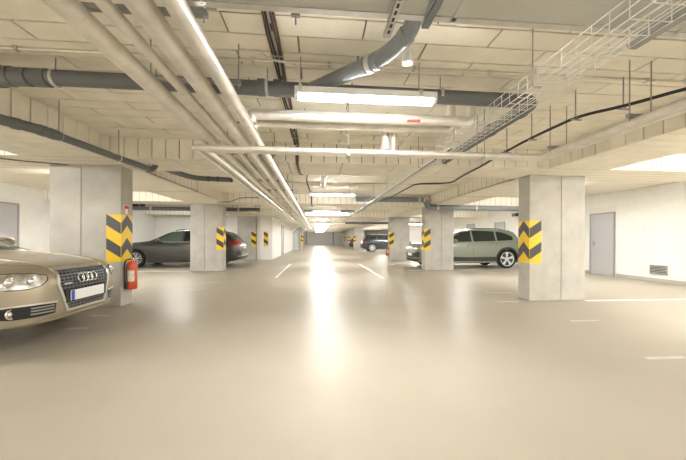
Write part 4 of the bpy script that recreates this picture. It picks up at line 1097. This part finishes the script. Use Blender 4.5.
def estate(label, paint, loc, rot, scale=1.0):
    c = Car('estate_car', label, EST, paint, loc, rot)
    c.wheels(spokes=5, twin=True)
    for sg in '+-':
        c.patch('side_window', 'glass_green', sg, [(1.62, 1.0), (1.9, 1.17), (2.2, 1.31), (2.55, 1.375)], [(1.66, 0.955), (1.9, 0.955), (2.2, 0.96), (2.55, 0.97)], m=4, off=0.003)
        c.patch('side_window', 'glass_dark', sg, [(2.62, 1.378), (2.9, 1.385), (3.2, 1.38), (3.42, 1.365)], [(2.62, 0.97), (2.9, 0.98), (3.2, 0.99), (3.5, 1.01)], m=4, off=0.003)
        c.patch('side_window', 'glass_dark', sg, [(3.48, 1.36), (3.75, 1.34), (3.95, 1.29), (4.12, 1.20)], [(3.56, 1.015), (3.75, 1.03), (3.95, 1.06), (4.15, 1.14)], m=4, off=0.003)
        c.patch('window_trim', 'chrome', sg, [(1.60, 0.955), (2.5, 0.965), (3.5, 1.005)], [(1.60, 0.940), (2.5, 0.950), (3.5, 0.99)], m=1, off=0.006)
        c.patch('sill_crease', paint, sg, [(1.4, 0.42), (2.2, 0.44), (3.2, 0.47)], [(1.4, 0.38), (2.2, 0.40), (3.2, 0.43)], m=2, off=0.012, depth=0.01)
        c.patch('sill', 'cladding', sg, [(1.35, 0.27), (2.2, 0.27), (3.15, 0.27)], [(1.35, 0.205), (2.2, 0.205), (3.15, 0.205)], m=1, off=0.01, depth=0.02)
    ch = [(-0.60 + 1.2 * i / 8) for i in range(9)]
    c.patch('windscreen', 'glass_dark', 'f', [(y * 0.86, 1.40) for y in ch], [(y * 1.1, 1.03) for y in ch], m=5, sub=2, off=0.003)
    c.patch('rear_window', 'glass_dark', 'b', [(y * 0.92, 1.32) for y in ch], [(y * 1.08, 1.07) for y in ch], m=5, sub=2, off=0.003)
    for sg in (1, -1):
        c.patch('tail_lamp', 'tail_red', 'b', [(sg * 0.35, 0.965), (sg * 0.6, 0.975), (sg * 0.835, 0.985)], [(sg * 0.35, 0.90), (sg * 0.6, 0.86), (sg * 0.835, 0.85)], m=3, off=0.008, depth=0.02)
        c.patch('headlamp', 'lamp_chrome', 'f', [(sg * 0.45, 0.70), (sg * 0.65, 0.73), (sg * 0.80, 0.75)], [(sg * 0.45, 0.64), (sg * 0.65, 0.61), (sg * 0.80, 0.63)], m=3, off=0.006)
    for sg in '+-':
        c.patch('tail_lamp', 'tail_red', sg, [(4.28, 0.965), (4.42, 0.965), (4.55, 0.955)], [(4.34, 0.90), (4.42, 0.865), (4.55, 0.85)], m=3, off=0.008, depth=0.02)
    c.patch('grille', 'black', 'f', [(-0.4, 0.62), (0, 0.63), (0.4, 0.62)], [(-0.36, 0.50), (0, 0.49), (0.36, 0.50)], m=2)
    xb_ = -c.L / 2
    pl = c.raw('number_plate', MB().box(xb_ - 0.012, xb_ + 0.01, -0.26, 0.26, 0.70, 0.81), 'plate_white')
    c.patch('rear_bumper', paint, 'b', [(-0.80, 0.60), (-0.4, 0.62), (0, 0.62), (0.4, 0.62), (0.80, 0.60)], [(-0.80, 0.44), (-0.4, 0.44), (0, 0.44), (0.4, 0.44), (0.80, 0.44)], m=3, off=0.03, depth=0.02)
    c.patch('diffuser', 'cladding', 'b', [(-0.76, 0.42), (0, 0.42), (0.76, 0.42)], [(-0.72, 0.30), (0, 0.28), (0.72, 0.30)], m=2, off=0.015, depth=0.02)
    c.patch('bumper_strip', 'chrome', 'b', [(-0.78, 0.43), (0, 0.43), (0.78, 0.43)], [(-0.78, 0.415), (0, 0.415), (0.78, 0.415)], m=1, off=0.03, depth=0.02)
    for sg in (1, -1):
        c.raw('roof_rail', MB().tube([(c.X(2.2), sg * 0.545, 1.40), (c.X(2.4), sg * 0.56, 1.455), (c.X(3.7), sg * 0.55, 1.445), (c.X(3.95), sg * 0.53, 1.38)], 0.014, 8), 'black', smooth=60)
    c.seams([[(1.40, 0.28), (1.38, 0.6), (1.48, 0.92)], [(2.58, 0.28), (2.58, 0.95)], [(3.35, 0.60), (3.56, 0.98)]])
    c.handles([(2.38, 0.80), (3.36, 0.83)], paint)
    c.mirrors(1.72, 0.985, paint)
    c.place(); c.root.scale = (scale,) * 3
estate('dark grey estate car parked tail out behind the second left pillar', 'paint_grey', (-3.12 - 2.46, 13.75, 0), PI, 1.045)

# ---- tall crossovers
SUV = dict(L=4.58, r=0.375, fo=0.90, wb=2.82, half=0.925, tumble=0.36,
    top=[(0, 0.62), (0.02, 0.80), (0.06, 0.90), (0.15, 0.96), (0.4, 1.01), (0.75, 1.055), (1.0, 1.09), (1.2, 1.18), (1.5, 1.37), (1.8, 1.52), (2.15, 1.60), (2.6, 1.63), (3.2, 1.615), (3.75, 1.57), (4.0, 1.53), (4.12, 1.48), (4.28, 1.30), (4.42, 1.12), (4.50, 1.04), (4.55, 0.92), (4.58, 0.78)],
    belt=[(0, 0.56), (0.05, 0.78), (0.2, 0.86), (0.6, 0.93), (1.1, 0.985), (2.2, 1.02), (3.3, 1.06), (4.1, 1.10), (4.4, 1.0), (4.52, 0.88), (4.58, 0.70)],
    bot=[(0, 0.40), (0.04, 0.30), (0.15, 0.23), (0.6, 0.20), (4.0, 0.21), (4.4, 0.28), (4.58, 0.42)],
    w=[(0, 0.42), (0.015, 0.58), (0.05, 0.69), (0.12, 0.79), (0.25, 0.86), (0.5, 0.905), (0.9, 0.925), (3.8, 0.925), (4.2, 0.90), (4.4, 0.85), (4.5, 0.79), (4.55, 0.72), (4.58, 0.62)])
def crossover(label, paint, loc, rot, tail_out=False, rack=False, spokes=5):
    c = Car('crossover_car', label, SUV, paint, loc, rot)
    c.wheels(spokes=spokes, rim='alloy_bright', twin=rack, rimr=0.76)
    c.arch_trim('cladding', 0.065)
    for sg in '+-':
        c.patch('side_window', 'glass_dark', sg, [(1.36, 1.10), (1.55, 1.27), (1.85, 1.44), (2.25, 1.50)], [(1.40, 1.055), (1.6, 1.055), (1.85, 1.06), (2.25, 1.07)], m=4, off=0.003)
        c.patch('side_window', 'glass_dark', sg, [(2.33, 1.505), (2.7, 1.51), (3.0, 1.50), (3.25, 1.48)], [(2.33, 1.07), (2.7, 1.085), (3.0, 1.09), (3.25, 1.10)], m=4, off=0.003)
        c.patch('side_window', 'glass_dark', sg, [(3.32, 1.475), (3.55, 1.45), (3.78, 1.38), (3.98, 1.27)], [(3.32, 1.105), (3.55, 1.115), (3.78, 1.125), (3.98, 1.14)], m=4, off=0.003)
        c.patch('sill_cladding', 'cladding', sg, [(1.33, 0.47), (2.2, 0.45), (3.28, 0.47)], [(1.33, 0.245), (2.2, 0.245), (3.28, 0.245)], m=2, off=0.012, depth=0.02)
        c.patch('sill_trim', 'satin_chrome', sg, [(1.37, 0.275), (2.2, 0.275), (3.24, 0.275)], [(1.37, 0.248), (2.2, 0.248), (3.24, 0.248)], m=1, off=0.018, depth=0.02)
        c.patch('tail_lamp', 'tail_red', sg, [(4.22, 1.03), (4.32, 1.03), (4.42, 1.0)], [(4.26, 0.97), (4.32, 0.95), (4.42, 0.93)], m=2, off=0.008, depth=0.02)
    ch = [(-0.62 + 1.24 * i / 8) for i in range(9)]
    c.patch('windscreen', 'glass_green', 'f', [(y * 0.88, 1.55) for y in ch], [(y * 1.1, 1.13) for y in ch], m=5, sub=2, off=0.003)
    c.patch('rear_window', 'glass_dark', 'b', [(y * 0.9, 1.45) for y in ch], [(y * 1.06, 1.16) for y in ch], m=5, sub=2, off=0.003)
    c.patch('roof_spoiler', 'black', 't', [(3.98, -0.52), (3.96, 0), (3.98, 0.52)], [(4.14, -0.54), (4.16, 0), (4.14, 0.54)], m=2, off=0.02, depth=0.01)
    for sg in (1, -1):
        c.patch('headlamp', 'lamp_chrome', 'f', [(sg * 0.42, 0.83), (sg * 0.65, 0.87), (sg * 0.84, 0.90)], [(sg * 0.44, 0.76), (sg * 0.65, 0.75), (sg * 0.85, 0.77)], m=3, off=0.008, depth=0.02)
        c.patch('tail_lamp', 'tail_red', 'b', [(sg * 0.45, 1.02), (sg * 0.84, 1.04)], [(sg * 0.45, 0.93), (sg * 0.84, 0.92)], m=3, off=0.008, depth=0.02)
        c.patch('side_intake', 'cladding', 'f', [(sg * 0.52, 0.60), (sg * 0.80, 0.66)], [(sg * 0.50, 0.44), (sg * 0.80, 0.44)], m=2, off=0.008, depth=0.02)
        c.raw('roof_rail', MB().tube([(c.X(1.95), sg * 0.60, 1.53), (c.X(2.15), sg * 0.615, 1.605), (c.X(3.5), sg * 0.60, 1.60), (c.X(3.8), sg * 0.58, 1.53)], 0.015, 8), 'black' if not rack else 'satin_chrome', smooth=60)
    c.patch('grille', 'cladding', 'f', [(-0.50, 0.60), (0, 0.61), (0.50, 0.60)], [(-0.46, 0.40), (0, 0.39), (0.46, 0.40)], m=3, off=0.008)
    c.patch('lower_bumper', 'cladding', 'f', [(-0.78, 0.385), (0, 0.375), (0.78, 0.385)], [(-0.74, 0.28), (0, 0.27), (0.74, 0.28)], m=2, off=0.012, depth=0.02)
    c.patch('rear_bumper', 'cladding', 'b', [(-0.80, 0.56), (0, 0.56), (0.80, 0.56)], [(-0.76, 0.34), (0, 0.34), (0.76, 0.34)], m=3, off=0.02, depth=0.02)
    xf, xb_ = c.L / 2, -c.L / 2
    c.raw('number_plate', MB().box(xf - 0.01, xf + 0.014, -0.26, 0.26, 0.48, 0.59), 'plate_white')
    c.raw('number_plate', MB().box(xb_ - 0.016, xb_ + 0.01, -0.26, 0.26, 0.72, 0.83), 'plate_white')
    if rack:
        for q in (2.35, 3.3):
            b = MB().box(c.X(q) - 0.03, c.X(q) + 0.03, -0.64, 0.64, 1.66, 1.69)
            c.raw('roof_bar', b.box(c.X(q) - 0.03, c.X(q) + 0.03, -0.64, -0.58, 1.58, 1.67).box(c.X(q) - 0.03, c.X(q) + 0.03, 0.58, 0.64, 1.58, 1.67), 'black')
    c.seams([[(1.30, 0.50), (1.26, 0.7), (1.30, 1.04)], [(2.29, 0.48), (2.29, 1.06)], [(3.20, 0.82), (3.30, 1.08)]])
    c.handles([(2.12, 0.90), (3.10, 0.94)], paint)
    c.mirrors(1.50, 1.07, paint)
    c.place()
crossover('sage green crossover car with black cladding parked nose to the aisle', 'paint_sage', (3.90 + 2.29, 12.75, 0), PI)
crossover('dark blue-grey crossover car with roof bars parked tail out further on', 'paint_slate', (4.05 + 2.29, 28.2, 0), 0, rack=True, spokes=7)
estate('black car parked far off past the blue-grey crossover', 'paint_black', (3.9 + 2.35, 37.8, 0), 0)
